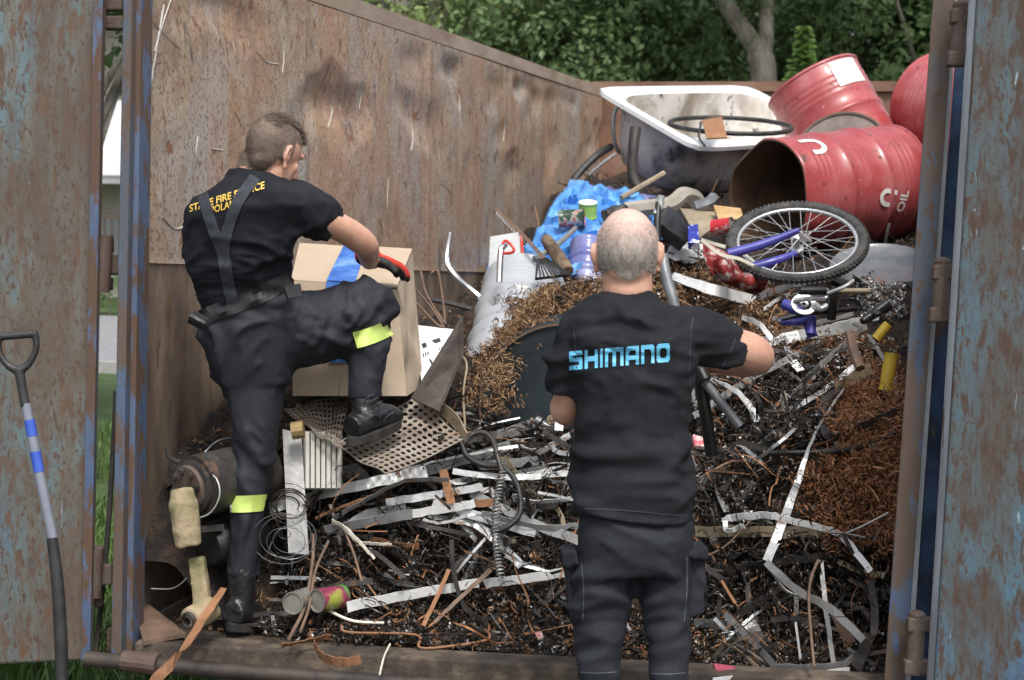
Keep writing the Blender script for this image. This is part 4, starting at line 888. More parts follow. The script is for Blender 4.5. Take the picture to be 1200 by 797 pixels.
# ---------------- individual strips ----------------
def strip(path, wpx, m, label, pull=.05, tilt=0.25, th=.002, group=None, nm='metal_strip', cat='metal strip', sharp=False, sub=5, curve_end=None):
    ds = [don(x, y) for x, y in path]; ds = [d-(pull if not isinstance(pull, (list, tuple)) else pull[i]) for i, d in enumerate(ds)]
    if len(ds) > 2: ds = [ds[0]]+[min(ds[i], (ds[i-1]+ds[i+1])/2+.05) for i in range(1, len(ds)-1)]+[ds[-1]]
    for i in range(len(path)-1):
        tq = np.linspace(0, 1, 8); hx = path[i][0]+(path[i+1][0]-path[i][0])*tq; hy = path[i][1]+(path[i+1][1]-path[i][1])*tq; hd = rays(hx, hy)[0]
        pen = float((ds[i]+(ds[i+1]-ds[i])*tq-hd).max())+(.07 if nm == 'metal_strip' else .02)
        if pen > 0: ds[i] -= pen; ds[i+1] -= pen
    pts = [P(x, y, d) for (x, y), d in zip(path, ds)]
    if sharp:
        out = []
        for a, b in zip(pts, pts[1:]): out += [a.lerp(b, k) for k in (0.0, .33, .66, .97)]
        pts = out+[pts[-1]]
    else: pts = smoothpath(pts, sub)
    dm = sum(ds)/len(ds); w = [q*dm/F for q in wpx] if isinstance(wpx, (list, tuple)) else wpx*dm/F
    if nm == 'metal_strip' and pts:
        ph = random.random()*9; pts = [p+FWD*.004*math.sin(i*1.7+ph)+UP*.0016*math.sin(i*2.3+ph) for i, p in enumerate(pts)]
    tw = tilt if callable(tilt) else (lambda t, a=tilt: a*(1+.4*math.sin(4*t)))
    P0, T, N = frames(pts); side = None
    vf = ribbon(pts, w, th, None, tw if tilt else 0)
    return mk(nm, vf, m, None, tagv=(label, cat, group))
def wire(path, rpx, m, label, pull=.05, nm='wire', cat='wire', group=None, sub=6):
    ds = [don(x, y)-(pull if not isinstance(pull, (list, tuple)) else pull[i]) for i, (x, y) in enumerate(path)]
    pts = smoothpath([P(x, y, d) for (x, y), d in zip(path, ds)], sub); dm = sum(ds)/len(ds)
    rr = [q*dm/F for q in rpx] if isinstance(rpx, (list, tuple)) else rpx*dm/F
    return mk(nm, tube(pts, rr, 8), m, None, smooth=True, tagv=(label, cat, group))
ST = [
 ([(315, 596), (370, 581), (430, 567), (500, 552)], 14, M_galv, 'long mottled grey channel rising right from the fireman\'s shin band', .17, -.5),
 ([(500, 552), (560, 534), (598, 521)], 12, M_galv, 'grey channel end pointing at the loop of black cable', .12, .3),
 ([(381, 622), (430, 612), (483, 602)], 13, M_galv, 'grey bar with rusty edge just right of the cream curled strip', .15, .4),
 ([(483, 602), (530, 595), (556, 590)], 10, M_white, 'bright white bar continuing from the grey rusty-edged bar', .15, .2),
 ([(556, 590), (583, 589)], 9, M_rusty, 'short rusty bar end beside the coiled spring', .14, 0),
 ([(407, 711), (480, 697), (561, 683)], [13, 11], M_white, 'long white bar low in the front of the heap, left part', .12, .2),
 ([(568, 684), (610, 679), (661, 671)], 11, M_white, 'white bar low in the heap, ending at the cargo trousers', .12, .2),
 ([(389, 611), (402, 617), (418, 634), (436, 637), (459, 638)], [5, 5, 4, 3], M_cream, 'cream curled strip looping over the grey bars', .20, .5),
 ([(404, 618), (422, 636), (439, 655)], [5, 3], M_cream, 'short cream strip hanging from the cream loop', .20, .3),
 ([(391, 607), (431, 585), (474, 564), (526, 562)], 6, M_grey, 'thin bent grey strip crossing over the long channel', .19, .6),
 ([(370, 607), (409, 591), (439, 580)], 3.5, M_rusty, 'narrow orange rusty strap just under the long channel', .18, .3),
 ([(605, 524), (631, 529), (668, 510)], [9, 10, 7], M_white, 'curved white strip near the T-shirt hem, left side', .1, .5),
 ([(579, 517), (605, 503), (622, 494), (644, 498)], 9, M_grey, 'grey strip bent at a peak under the black cables', .12, .5),
 ([(605, 559), (670, 546)], 6, M_white, 'straight pale strip pointing at the T-shirt hem', .13, .2),
 ([(530, 608), (557, 614), (582, 634), (611, 663)], 10, M_galv, 'pale strip slanting down to the right below the black loop', .12, -.3),
 ([(529, 633), (532, 672), (545, 712), (570, 729)], 6, M_dark, 'dark strip curving down to the sill past the low white bar', .17, .3),
 ([(519, 550), (529, 590)], 10, M_rusty, 'short orange brown flat bar standing between two grey bars', .17, .2),
 ([(526, 607), (570, 622), (605, 635)], 5, M_tan, 'dull yellow brown strip under the short rusty bar', .1, .2),
 ([(526, 668), (512, 700), (496, 733)], 5, M_rusty, 'rusty brown strap leaning left in front of the low white bar', .2, .3),
 ([(575, 668), (540, 700), (509, 729)], [6, 4], M_brown, 'wide brown strap fanning down to the wire frame', .18, .4),
 ([(430, 632), (470, 640), (491, 640)], 9, M_rusty, 'flat rust brown plate strip beneath the cream strip', .08, .3),
 ([(558, 508), (590, 520), (640, 521)], 6, M_dark, 'dark strip between the perforated sheet and the T-shirt', .1, .3),
 ([(590, 535), (620, 575), (654, 598), (662, 625)], [8, 7, 6], M_tan, 'brown strip arching down beside the left T-shirt side', .1, .5),
 ([(596, 612), (585, 640), (606, 660)], 9, M_dark, 'dark crumpled strip left of the cargo pocket', .1, .6),
 ([(600, 580), (625, 588), (668, 585)], 6, M_white, 'small bright strip beside the T-shirt hem', .12, .6),
 ([(848, 612), (857, 607), (899, 604), (922, 609), (974, 622), (992, 634), (1020, 669)], [7, 9, 9, 8, 8, 8, 7], M_white, 'white arching strap with rust patches right of the cargo trousers', .16, .25),
 ([(850, 607), (852, 622), (872, 616)], 6, M_white, 'folded white end of the arching strap', .17, .3),
 ([(815, 623), (890, 623), (974, 624)], 13, M_tan, 'level grey bar with rust stains at the T-shirt hem, right side', .12, .2),
 ([(991, 452), (964, 492), (948, 525), (937, 558), (920, 605), (899, 657)], [2.5, 3, 3.2, 7, 10, 10], M_galv, 'pale strap twisting down from the brown curl, wide in front of the arching strap', .16, .25),
 ([(898, 659), (935, 692), (974, 714), (1012, 750)], [9, 9, 10, 9], M_grey, 'long grey strap running down right to the sill', .24, .2),
 ([(1019, 744), (1003, 784)], 13, M_dark, 'dark bent end of the long strap near the right post', .12, .2),
 ([(849, 719), (883, 753), (909, 782), (950, 782), (990, 779), (1015, 757)], 8, M_grey, 'dull grey strap bent along the sill near the right post', .12, .3),
 ([(962, 656), (968, 715), (977, 779)], 5.5, M_grey, 'narrow upright grey strap behind the long slanting one', .10, .1),
 ([(838, 670), (900, 660), (957, 653), (1000, 645)], 9, M_dark, 'long dark bar across the shadowed hollow at right', .05, .2),
 ([(814, 730), (857, 733)], 11, M_grey, 'short grey bar beside the right trouser leg', .08, .2),
 ([(865, 721), (919, 685)], 9, M_dark, 'short dark bar leaning up right in the shadowed hollow', .05, .2),
 ([(835, 796), (925, 790), (996, 785)], 5, M_white, 'white strip lying on the sill at bottom right', .1, .3),
 ([(1014, 700), (1020, 680), (1025, 735), (1010, 757)], 9, M_dark, 'dark bent sheet strip by the foot of the right post', .08, .4),
 ([(882, 403), (950, 391), (1015, 380)], [13, 13, 14], M_galv, 'wide galvanised bar crossing from the elbow to the right post', .10, -.2),
 ([(813, 488), (850, 463), (885, 440), (961, 402)], 8, M_galv, 'long silver strip from the dark tube up to the wide galvanised bar', .12, .1),
 ([(787, 323), (828, 337), (885, 353)], [11, 13, 13], M_white, 'white flat bar pointing right from the bald man\'s ear', .08, -.2),
 ([(828, 442), (862, 458), (880, 478), (888, 494)], [4, 6, 7, 8], M_white, 'white strap bending down with an orange stained end', .20, .3),
 ([(923, 407), (928, 421), (938, 434)], 9, M_white, 'short white strip dangling from the wide galvanised bar', .16, .1),
 ([(938, 427), (961, 436)], 8, M_galv, 'short pale strip lying right of the dangling white one', .12, .3),
 ([(928, 464), (940, 455), (953, 438)], [8, 11, 10], M_grey, 'small grey plate strip above the dark turnings', .16, .3),
 ([(979, 456), (1000, 444), (1021, 431)], 14, M_tan, 'wide brown grey strip above the orange turnings', .16, .2),
 ([(987, 453), (966, 470), (965, 500), (978, 513), (1015, 497), (1051, 482)], [6, 9, 9, 9, 10, 9], M_dark, 'dark strip looping round in front of the orange turnings', .17, .4),
 ([(1018, 392), (1033, 416), (1045, 436), (1052, 468)], 6.5, M_grey, 'grey strap bent downward just left of the right post', .14, .2),
 ([(889, 347), (910, 340), (940, 331), (1003, 322)], [9, 7, 7, 7], M_galv, 'slim silver bar directly below the bicycle tyre', .16, .2),
 ([(905, 372), (940, 381), (1000, 368)], 5, M_galv, 'thin silver strip passing under the small blue bicycle', .14, .3),
 ([(895, 362), (925, 345), (960, 350)], 4, M_white, 'narrow white strip left of the silver chainring', .16, .3),
 ([(968, 384), (1000, 376), (1030, 372)], 6, M_white, 'white strip just above the wide galvanised bar end', .16, .3),
 ([(830, 420), (870, 432), (915, 418)], 6, M_galv, 'silver strip curving below the bare elbow', .15, .4),
 ([(870, 372), (890, 380), (905, 398)], 6, M_white, 'short bent white strip above the bare elbow', .15, .4),
 ([(940, 420), (985, 410), (1035, 405)], 5, M_grey, 'grey strip pointing at the yellow cylinder', .15, .3),
 ([(1003, 322), (1020, 335)], 9, M_grey, 'bent dark end of the slim silver bar', .15, .2),
 ([(946, 561), (964, 536)], 11, M_dark, 'dark offcut standing at the black hose', .14, .1),
 ([(899, 395), (925, 388), (948, 391)], 5, M_brown, 'brown curved offcut resting on the wide galvanised bar', .14, .1),
 ([(675, 318), (690, 330), (705, 342)], 12, M_white, 'white slat by the bald man\'s neck, left side', .1, .1),
 ([(262, 690), (240, 722), (212, 765), (176, 803)], [8, 12, 12, 12], M_rusty, 'long rusty flat bar leaning out over the sill beside the left boot', [.2, .28, .3, .5], .2),
 ([(262, 690), (268, 684)], 9, M_white, 'x', .2, .1),
 ([(330, 757), (355, 752), (387, 746)], 9, M_rusty, 'flat rusty offcut lying on the sill', .06, .8),
 ([(368, 755), (378, 770), (400, 776), (423, 773)], [12, 14, 13, 11], M_rusty, 'curved rusty plate with a worn pale tip hanging over the sill', .12, .4),
 ([(376, 690), (400, 690), (402, 700)], 9, M_galv, 'x', .06, .3),
 ([(602, 372), (640, 352)], 5, M_white, 'x', .06, .3),
 ([(645, 484), (612, 482), (585, 487)], 13, M_white, 'x', .06, .3),
]
for s_ in ST:
    if s_[3] == 'x': continue
    strip(s_[0], s_[1], s_[2], s_[3], s_[4], s_[5], sharp=(len(s_[0]) > 2 and s_[1] in (8,)))
ms_ = strip([(655, 480), (655, 505)], 10, M_white, 'small white upright tab among the black cables', .16, 0)
# more long pale strips lying nearly level across the front of the heap and fanning at right
rs = random.Random(77)
for k in range(20):
    if k < 15: x, y, a, Ln = rs.uniform(420, 640), rs.uniform(495, 640), rs.gauss(-.12, .32), rs.uniform(60, 150)
    else: x, y, a, Ln = rs.uniform(850, 980), rs.uniform(400, 545), rs.gauss(-.45, .45), rs.uniform(50, 120)
    cx, cy = math.cos(a)*Ln/2, math.sin(a)*Ln/2; x0, x1 = max(x-cx, 335), min(x+cx, 1040)
    strip([(x0, y-cy), (x+rs.uniform(-9, 9), y+rs.uniform(-9, 9)), (x1, y+cy)], rs.choice([4, 6, 7, 9, 11]), rs.choice([M_galv, M_galv, M_grey, M_grey]), 'long pale metal strip lying loose across the scrap', rs.uniform(.09, .17), rs.uniform(-.7, .7), group='long loose pale strips')
# extra grey offcuts (alike, many)
rs = random.Random(31)
for k in range(46):
    if k < 26: x, y = rs.uniform(400, 660), rs.uniform(500, 690)
    elif k < 38: x, y = rs.uniform(830, 1030), rs.uniform(430, 650)
    else: x, y = rs.uniform(840, 1020), rs.uniform(650, 770)
    a = rs.gauss(0, .6); Ln = rs.uniform(18, 60); cx, cy = math.cos(a)*Ln, math.sin(a)*Ln; bx_ = rs.uniform(-12, 12)
    strip([(x-cx/2, y-cy/2), (x-bx_*.3, y+bx_*.6), (x+cx/2, y+cy/2)], rs.uniform(3, 8), rs.choice([M_grey, M_dark, M_galv, M_grey, M_tan, M_dark]), 'small bent metal offcut caught in the tangle', rs.uniform(.05, .13), rs.uniform(-.8, .8), group='small offcuts in the tangle', nm='metal_offcut', cat='offcut')
# chunkier broken pieces: bent plates, angle bars and tube stubs
rs = random.Random(123)
for k in range(34):
    x, y = (rs.uniform(400, 655), rs.uniform(500, 700)) if k < 16 else (rs.uniform(825, 1030), rs.uniform(440, 760))
    d = don(x, y)-rs.uniform(.02, .08); c = P(x, y, d); R3 = Euler((rs.uniform(0, 6), rs.uniform(0, 6), rs.uniform(0, 6))).to_matrix(); m = rs.choice([M_dark, M_dark, M_brown, M_grey, M_rusty, M_tube]); L3 = rs.uniform(.06, .16); kind = k % 3
    if kind == 0:
        w3 = rs.uniform(.03, .07); a3, b3, c3 = R3 @ Vector((L3/2, 0, 0)), R3 @ Vector((0, w3, 0)), R3 @ Vector((0, 0, w3*.8)); vf = join(slab([c-a3, c+a3, c+a3*.9+b3, c-a3*.95+b3], .003, R3 @ Vector((0, 0, -1))), slab([c-a3, c+a3, c+a3*.92+c3, c-a3+c3], .003, R3 @ Vector((0, -1, 0)))); nm_, lb_, ct_ = 'angle_piece', 'short bent angle of sheet metal half sunk in the scrap', 'metal angle'
    elif kind == 1:
        vf = tube([c-R3 @ Vector((L3/2, 0, 0)), c, c+R3 @ Vector((L3/2, 0, .02))], rs.uniform(.008, .016), 10); nm_, lb_, ct_ = 'tube_stub', 'short cut tube half sunk in the scrap', 'tube'
    else:
        vf = ribbon([c+R3 @ Vector((L3*(t-.5), .02*math.sin(t*5), .03*math.sin(t*7))) for t in [i/8 for i in range(9)]], rs.uniform(.03, .06), .002); nm_, lb_, ct_ = 'plate_piece', 'crumpled piece of sheet metal half sunk in the scrap', 'sheet metal'
    mk(nm_, vf, m, None, kind == 1, (lb_, ct_, {'angle_piece': 'bent angle pieces', 'tube_stub': 'short tube stubs', 'plate_piece': 'crumpled sheet pieces'}[nm_]))
WR = [
 ([(367, 626), (366, 660), (357, 711), (339, 748)], 2.2, M_brown, 'brown strap end dangling left of the paint can', .2),
 ([(385, 634), (370, 668), (362, 712), (352, 740)], 1.8, M_brown, 'second brown strap dangling beside the coloured can', .2),
 ([(403, 620), (415, 650), (424, 682)], 1.6, M_brown, 'twisted thin brown wire under the cream strip', .18),
 ([(400, 733), (409, 741), (487, 744), (492, 759), (530, 757), (570, 750), (572, 741), (562, 737)], 1.6, M_rusty, 'rusty wire frame lying on the sill', .07),
 ([(959, 656), (950, 680), (948, 710), (954, 782)], 1.8, M_brown, 'thin brown wire hanging over the long grey strap', .26),
 ([(986, 627), (1010, 617), (1041, 601)], 1.3, M_galv, 'straight silver wire crossing the end of the white arch', .2),
 ([(972, 624), (995, 626), (1014, 630)], 1.3, M_grey, 'short grey wire beside the straight silver wire', .2),
 ([(840, 529), (880, 532), (915, 531), (991, 528), (1025, 518), (1051, 506)], 3.2, M_black, 'long black hose sagging across the turnings', .15),
 ([(540, 518), (548, 535), (566, 545), (590, 548), (606, 568), (610, 598), (598, 615), (575, 625)], 3.5, M_black, 'black cable curling down to the short rusty bar', .19),
 ([(545, 520), (552, 510), (566, 507), (577, 516), (583, 535), (588, 552)], 3.2, M_dark, 'dark loop of flexible cable beside the perforated sheet', .2),
 ([(528, 480), (570, 484), (620, 498), (668, 503)], 3.2, M_black, 'upper black cable running to the T-shirt side', .12),
 ([(520, 489), (560, 494), (610, 508), (650, 516)], 2.6, M_blk, 'lower black cable running under the first', .1),
 ([(633, 386), (640, 395), (634, 415), (626, 428), (634, 455), (655, 468)], 1.3, M_cream, 'white cord draped over the dark teal drum', .22),
 ([(612, 425), (620, 428), (627, 428)], 1.1, M_cream, 'frayed knot of the white cord', .22),
 ([(638, 420), (646, 450), (651, 490)], 1.3, M_tan, 'thin tan wire hanging in front of the teal drum', .22),
 ([(626, 432), (622, 455), (617, 470), (624, 495)], 2.0, M_tan, 'bent tan rod against the teal drum', .2),
 ([(540, 415), (547, 428), (543, 460), (545, 500)], 1.4, M_tan, 'thin twine hanging left of the white drum', .2),
 ([(497, 347), (508, 368), (520, 382)], 1.3, M_rusty, 'x', .1),
 ([(862, 341), (905, 343), (925, 352), (936, 385)], 1.2, M_brown, 'thin brown cable arching left of the chainring', .14),
 ([(784, 296), (800, 300), (818, 303), (850, 306)], 1.0, M_blk, 'thin black cable over the turnings below the sack', .1),
 ([(1000, 398), (1030, 412), (1040, 425)], 1.0, M_tan, 'thin tan wire beside the yellow can', .12),
 ([(905, 500), (930, 490), (948, 496)], 1.4, M_tan, 'tan curl of wire among the dark turnings', .15),
 ([(820, 655), (850, 640), (880, 610)], 1.2, M_brown, 'brown wire leaning from the cargo pocket to the level bar', .15),
 ([(845, 680), (857, 700), (862, 708)], 2.0, M_rusty, 'short twisted rusty wire in the hollow', .1),
 ([(299, 790), (306, 765), (312, 752)], 1.4, M_cream, 'x', .1),
 ([(445, 790), (450, 770), (457, 755)], 1.3, M_cream, 'thin pale wire sticking out of the sill litter', .12),
 ([(368, 705), (390, 718), (415, 728), (450, 730)], 1.8, M_cream, 'pale wire lying beside the coloured can', .1),
]
for w_ in WR:
    if w_[3] != 'x': wire(*w_[:4], pull=w_[4])
# springs and coils
def helix(c0, c1, r, turns, wr, n=14, bend=None):
    a, b = Vector(c0), Vector(c1); d = (b-a); u = d.cross(FWD).normalized(); v = d.cross(u).normalized(); pts = []
    N = int(turns*n)
    for i in range(N+1):
        t = i/N; an = 2*math.pi*turns*t; pts.append(a+d*t+(bend*math.sin(math.pi*t) if bend else Vector())+(u*math.cos(an)+v*math.sin(an))*r)
    return tube(pts, wr, 5)
mk('coil_spring', helix(P(589, 553, 5.05), P(587, 676, 4.93), .010, 30, .0032, 10, RIGHT*-.02), M_grey, None, True, ('long thin coil spring hanging below the black cable loop', 'spring'))
def coil(cx, cy, rx, n, d, m, label, wr=.0016, seed=0, rough=.25):
    rd = random.Random(seed); pts = []; N = n*22
    for i in range(N):
        a = 2*math.pi*i/22; k = 1+rough*math.sin(a*.37+seed)+rough*.5*math.sin(a*.19); q = P(cx+rx*k*math.cos(a)+3*math.sin(a*.13), cy+rx*k*math.sin(a)*.8+4*math.sin(a*.11), d+.05*math.sin(a*.5)+.02*math.sin(a)); pts.append(q)
    return mk('wire_coil', tube(pts, wr, 5), m, None, True, (label, 'wire coil'))
coil(334, 628, 24, 5, 5.02, M_tube, 'tangled coil of thin grey wire right of the lower shin band', .0011, 1, .6)
coil(338, 590, 20, 5, 5.1, M_dark, 'loose dark wire coil behind the fireman\'s shin', .0022, 2)
coil(262, 528, 19, 3, 5.28, M_dark, 'dark cable coil against the rusty wall behind the standing leg', .004, 3, .12)
def freewire(pts, r, m, label, nm='wire', cat='wire'): return mk(nm, tube(smoothpath([P(*q) for q in pts], 7), r, 7), m, None, True, (label, cat))
freewire([(196, 527, 5.2), (200, 537, 5.15), (215, 543, 5.12), (240, 546, 5.15), (262, 548, 5.2)], .009, M_dark, 'dark hooked rod sticking out left above the mossy flange', 'hooked_rod', 'rod')
freewire([(225, 548, 5.1), (240, 530, 5.1), (255, 517, 5.15), (275, 512, 5.2)], .0025, M_tube, 'clear plastic line curving up from the hooked rod')
freewire([(240, 550, 5.0), (254, 562, 4.97), (257, 582, 4.96), (245, 602, 4.97), (218, 611, 4.98)], .0025, M_galv, 'clear plastic line looping round the flange')
freewire([(177, 690, 5.1), (200, 690, 5.06), (212, 684, 5.03), (219, 677, 5.02)], .002, M_galv, 'thin pale line trailing left of the mossy pipe')
for k, pts in enumerate(([(493, 318, 6.2), (500, 345, 6.15), (520, 378, 6.1)], [(505, 320, 6.3), (513, 318, 6.3), (518, 345, 6.2), (522, 380, 6.15)], [(488, 340, 6.1), (505, 360, 6.1), (520, 383, 6.05)], [(488, 355, 6.05), (510, 378, 6.0), (521, 384, 6.0)])):
    freewire(pts, .0045, M_brown, ['bent rusty rod closest to the cardboard box', 'rusty rod with a rounded hairpin top', 'straight rusty rod behind the white printed panel', 'lowest rusty rod behind the white printed panel'][k], 'rusty_rod', 'rod')
freewire([(500, 350, 6.5), (525, 355, 6.5), (552, 362, 6.5)], .011, M_dark, 'dark round bar lying behind the rusty rods', 'round_bar', 'bar')
# ---------------- named objects in the heap ----------------
def frame(a, toward=None):
    a = Vector(a).normalized(); t = toward if toward is not None else -FWD; e1 = (t-a*t.dot(a)).normalized(); return a, e1, a.cross(e1)
def lathe(p0, a, e1, e2, prof, n=48, squash=None):
    V = []; f = []
    for k, (s, r) in enumerate(prof):
        for j in range(n):
            t = 2*math.pi*j/n; rr = r*(squash(s, t) if squash else 1)
            V.append(p0+a*s+(e1*math.cos(t)+e2*math.sin(t))*rr)
    for k in range(len(prof)-1):
        for j in range(n): f.append((k*n+j, k*n+(j+1) % n, (k+1)*n+(j+1) % n, (k+1)*n+j))
    return V, f
def barrel(name, label, c0, c1, R, m_out, m_in, open0=True, group=None, squash=None, cat='barrel', length=.88, lidm=None, toward=None):
    c0, c1 = Vector(c0), Vector(c1); a, e1, e2 = frame(c1-c0, toward); Ln = length or (c1-c0).length
    T = thing(name, label, cat, c0.lerp(c1, .5)-Vector((0, 0, R)), group)
    prof = [(0, R*1.012), (.006, R*1.03), (.014, R*1.03), (.02, R)]
    def bump_(c, h, w): return [(c-w, R), (c-w*.5, R+h*.7), (c, R+h), (c+w*.5, R+h*.7), (c+w, R)]
    for c in (.10, .135, .17, .205): prof += bump_(c*Ln/.88, .0035, .014)
    prof += bump_(.315*Ln/.88, .011, .02)
    for c in (.40, .44): prof += bump_(c*Ln/.88, .002, .014)
    prof += bump_(.58*Ln/.88, .011, .02)
    for c in (.675, .71, .745, .78): prof += bump_(c*Ln/.88, .0035, .014)
    prof += [(Ln-.02, R), (Ln-.014, R*1.03), (Ln-.006, R*1.03), (Ln, R*1.012)]
    mk('shell', lathe(c0, a, e1, e2, prof, 64, squash), m_out, T, True)
    mk('inner_wall', lathe(c0, a, e1, e2, [(0.0, R*1.012), (-.001, R*.985), (.02, R*.985), (Ln-.03, R*.985), (Ln-.028, .001)], 48, squash), m_in, T, True)
    mk('lid', lathe(c0, a, e1, e2, [(Ln, R*1.012), (Ln-.001, R*.97), (Ln-.012, R*.96), (Ln-.012, .001)], 48, squash), lidm or m_out, T, True)
    if not open0: mk('lid', lathe(c0, a, e1, e2, [(0, R*1.012), (.001, R*.97), (.012, R*.96), (.012, .001)], 48, squash), lidm or m_out, T, True)
    T['_'] = 0; del T['_']
    return T, (c0, a, e1, e2, R, Ln, squash)
def wrap_text(T, fr, s, s0, ang, size, rot, m, bold=.02, name='lettering', r=1.02):
    c0, a, e1, e2, R, Ln, sq = fr; V, Fc = text_mesh(s, size, bold*size) if isinstance(s, str) else s; cr, sr = math.cos(rot), math.sin(rot); out = []
    for v in V:
        x, y = v[0]*cr-v[1]*sr, v[0]*sr+v[1]*cr; t = ang-y/R; rr = (R+.0055)*(sq(s0+x, t) if sq else 1)
        out.append(c0+a*(s0+x)+(e1*math.cos(t)+e2*math.sin(t))*rr)
    return mk(name, ([tuple(p) for p in out], Fc), m, T)
M_red = mat('drum_red', [(.35, (.27, .038, .040)), (.5, (.36, .068, .072)), (.65, (.42, .13, .135))], scale=3, rough=.36, bump=.15, bscale=12, rvar=.1, coat=.2,
    layers=((14, (1, 1, 1), .62, .68, (.13, .02, .018), .6, 0), (50, (1, 1, 1), .66, .70, (.5, .4, .38), .5, 0), (8, (1, 1, 1), .65, .69, (.10, .045, .03), .7, 0), (5, (1, 1, 1), .60, .74, (.36, .14, .14), .5, 0)))
M_rin = mat('drum_inside', [(.35, (.05, .03, .02)), (.6, (.14, .08, .045))], scale=6, rough=.7, bump=.3)
M_wp = mat('white_print', [(.4, (.70, .66, .64)), (.6, (.78, .75, .73))], scale=12, rough=.4, bump=0)
G_ = 'red steel barrels on top of the heap'
def sqz(s, t): return 1+.05*math.cos(2*t+.6)*max(0, 1-s/.5)-.07*max(0, math.sin(3*t+1.2))*max(0, 1-s/.3)
b1_, f1 = barrel('red_barrel', 'open red barrel lying on its side right above the bicycle wheel', P(900, 232, 7.75), P(1046, 214, 8.15), .285, M_red, M_rin, True, G_, sqz, length=.80)
def upts(n=8): return None
def strokes_mesh(lines, w):
    V = []; f = []
    for l in lines:
        p = [Vector((x, y, 0)) for x, y in l]; p = smoothpath(p, 8) if len(p) > 2 else smoothpath(p, 6); k = len(V)
        for i, q in enumerate(p):
            t = (p[min(i+1, len(p)-1)]-p[max(i-1, 0)]).normalized(); nrm = Vector((-t.y, t.x, 0))*w/2; V += [tuple(q+nrm), tuple(q-nrm)]
        f += [(k+2*i, k+2*i+1, k+2*i+3, k+2*i+2) for i in range(len(p)-1)]
    return np.array(V), f
wrap_text(b1_, f1, strokes_mesh([[(-.05, .055), (.02, .055), (.055, .03), (.055, -.01), (.02, -.035), (-.03, -.035)], ], .026), .14, -.72, 1, 0, M_wp, name='white_emblem')
wrap_text(b1_, f1, 'OIL', .60, .42, .068, 1.35, M_wp, .02); wrap_text(b1_, f1, strokes_mesh([[(-.03, -.05), (-.03, .02), (0, .045), (.03, .02), (.03, -.05)]], .022), .50, .32, 1, 1.35, M_wp, name='white_emblem')
b2_, f2 = barrel('red_barrel', 'red barrel tilted up behind the bathtub, square white sticker near its rim', P(952, 96, 9.6), P(1030, 235, 9.4), .285, M_red, M_rin, False, G_)
mk('sticker', (lambda q: ([tuple(f2[0]+f2[1]*s+(f2[2]*math.cos(t)+f2[3]*math.sin(t))*(f2[4]+.006)) for s, t in q], [(i*7+j, i*7+j+1, (i+1)*7+j+1, (i+1)*7+j) for i in range(4) for j in range(6)]))([(.03+.16*i/4, T_) for i in range(5) for T_ in np.linspace(-.9, -.2, 7)]), mat('sticker_paper', [(.35, (.5, .5, .48)), (.65, (.72, .72, .70))], scale=9, rough=.6, layers=((22, (1, 1, 1), .6, .66, (.35, .3, .27), .7, 0),)), b2_)
wrap_text(b2_, f2, strokes_mesh([[(-.06, .05), (.04, .05), (.06, .02), (.06, -.05)], [(-.03, .0), (.03, .0)]], .022), .58, .15, 1, .2, M_wp, name='white_emblem')
b3_, f3 = barrel('red_barrel', 'red barrel at far right, partly hidden by the door post', P(1089, 120, 9.5), P(1190, 150, 8.9), .285, M_red, M_rin, False, G_, toward=-FWD)
wrap_text(b3_, f3, 'LT', .20, -.55, .10, 1.2, M_wp, .02)
b4_, f4 = barrel('red_barrel', 'faded barrel with a dark lid peeking between bathtub and upright barrel', P(985, 183, 8.9), P(1005, 225, 9.3), .27, mat('drum_faded', [(.4, (.26, .07, .06)), (.6, (.34, .13, .11))], scale=4, rough=.45, layers=((12, (1, 1, 1), .6, .66, (.12, .08, .06), .7, 0),)), M_rin, False, G_, lidm=mat('lid_grey', [(.4, (.11, .09, .08)), (.6, (.2, .16, .14))], scale=6, rough=.6))
# dark teal drum, white drum
M_teal = mat('teal_paint', [(.4, (.008, .014, .018)), (.6, (.014, .024, .030))], scale=5, rough=.4, bump=.2, layers=((18, (1, 1, 1), .66, .70, (.10, .09, .08), .7, 0), (5, (1, 1, 1), .66, .72, (.12, .05, .03), .8, 0)))
b5_, f5 = barrel('teal_drum', 'dark teal steel drum lying with its flat end out beside the T-shirt sleeve', P(660, 478, 5.50), P(668, 440, 6.5), .285, M_teal, M_rin, False, None, lidm=M_teal, cat='drum')
c0, a, e1, e2, R, Ln, sq = f5
for ox, oy, r in ((-.04, -.04, .016), (-.05, -.12, .018)): mk('bung', lathe(c0+e1*0+UP*oy+RIGHT*ox, a, e1, e2, [(.012, r), (-.006, r), (-.006, .001)], 14), M_tan, b5_)
M_wd = mat('white_drum', [(.35, (.36, .39, .42)), (.65, (.46, .49, .52))], scale=3, rough=.35, bump=.1, layers=((18, (1, 1, 1), .66, .70, (.2, .17, .14), .7, 0), (4, (1, 1, 1), .64, .75, (.42, .42, .42), .5, 0)))
b6_, f6 = barrel('white_drum', 'tapered white plastic drum under the mound of brown turnings', P(614, 338, 6.95), P(588, 470, 6.28), .175, M_wd, M_rin, False, None, cat='drum', length=.72, lidm=M_wd)
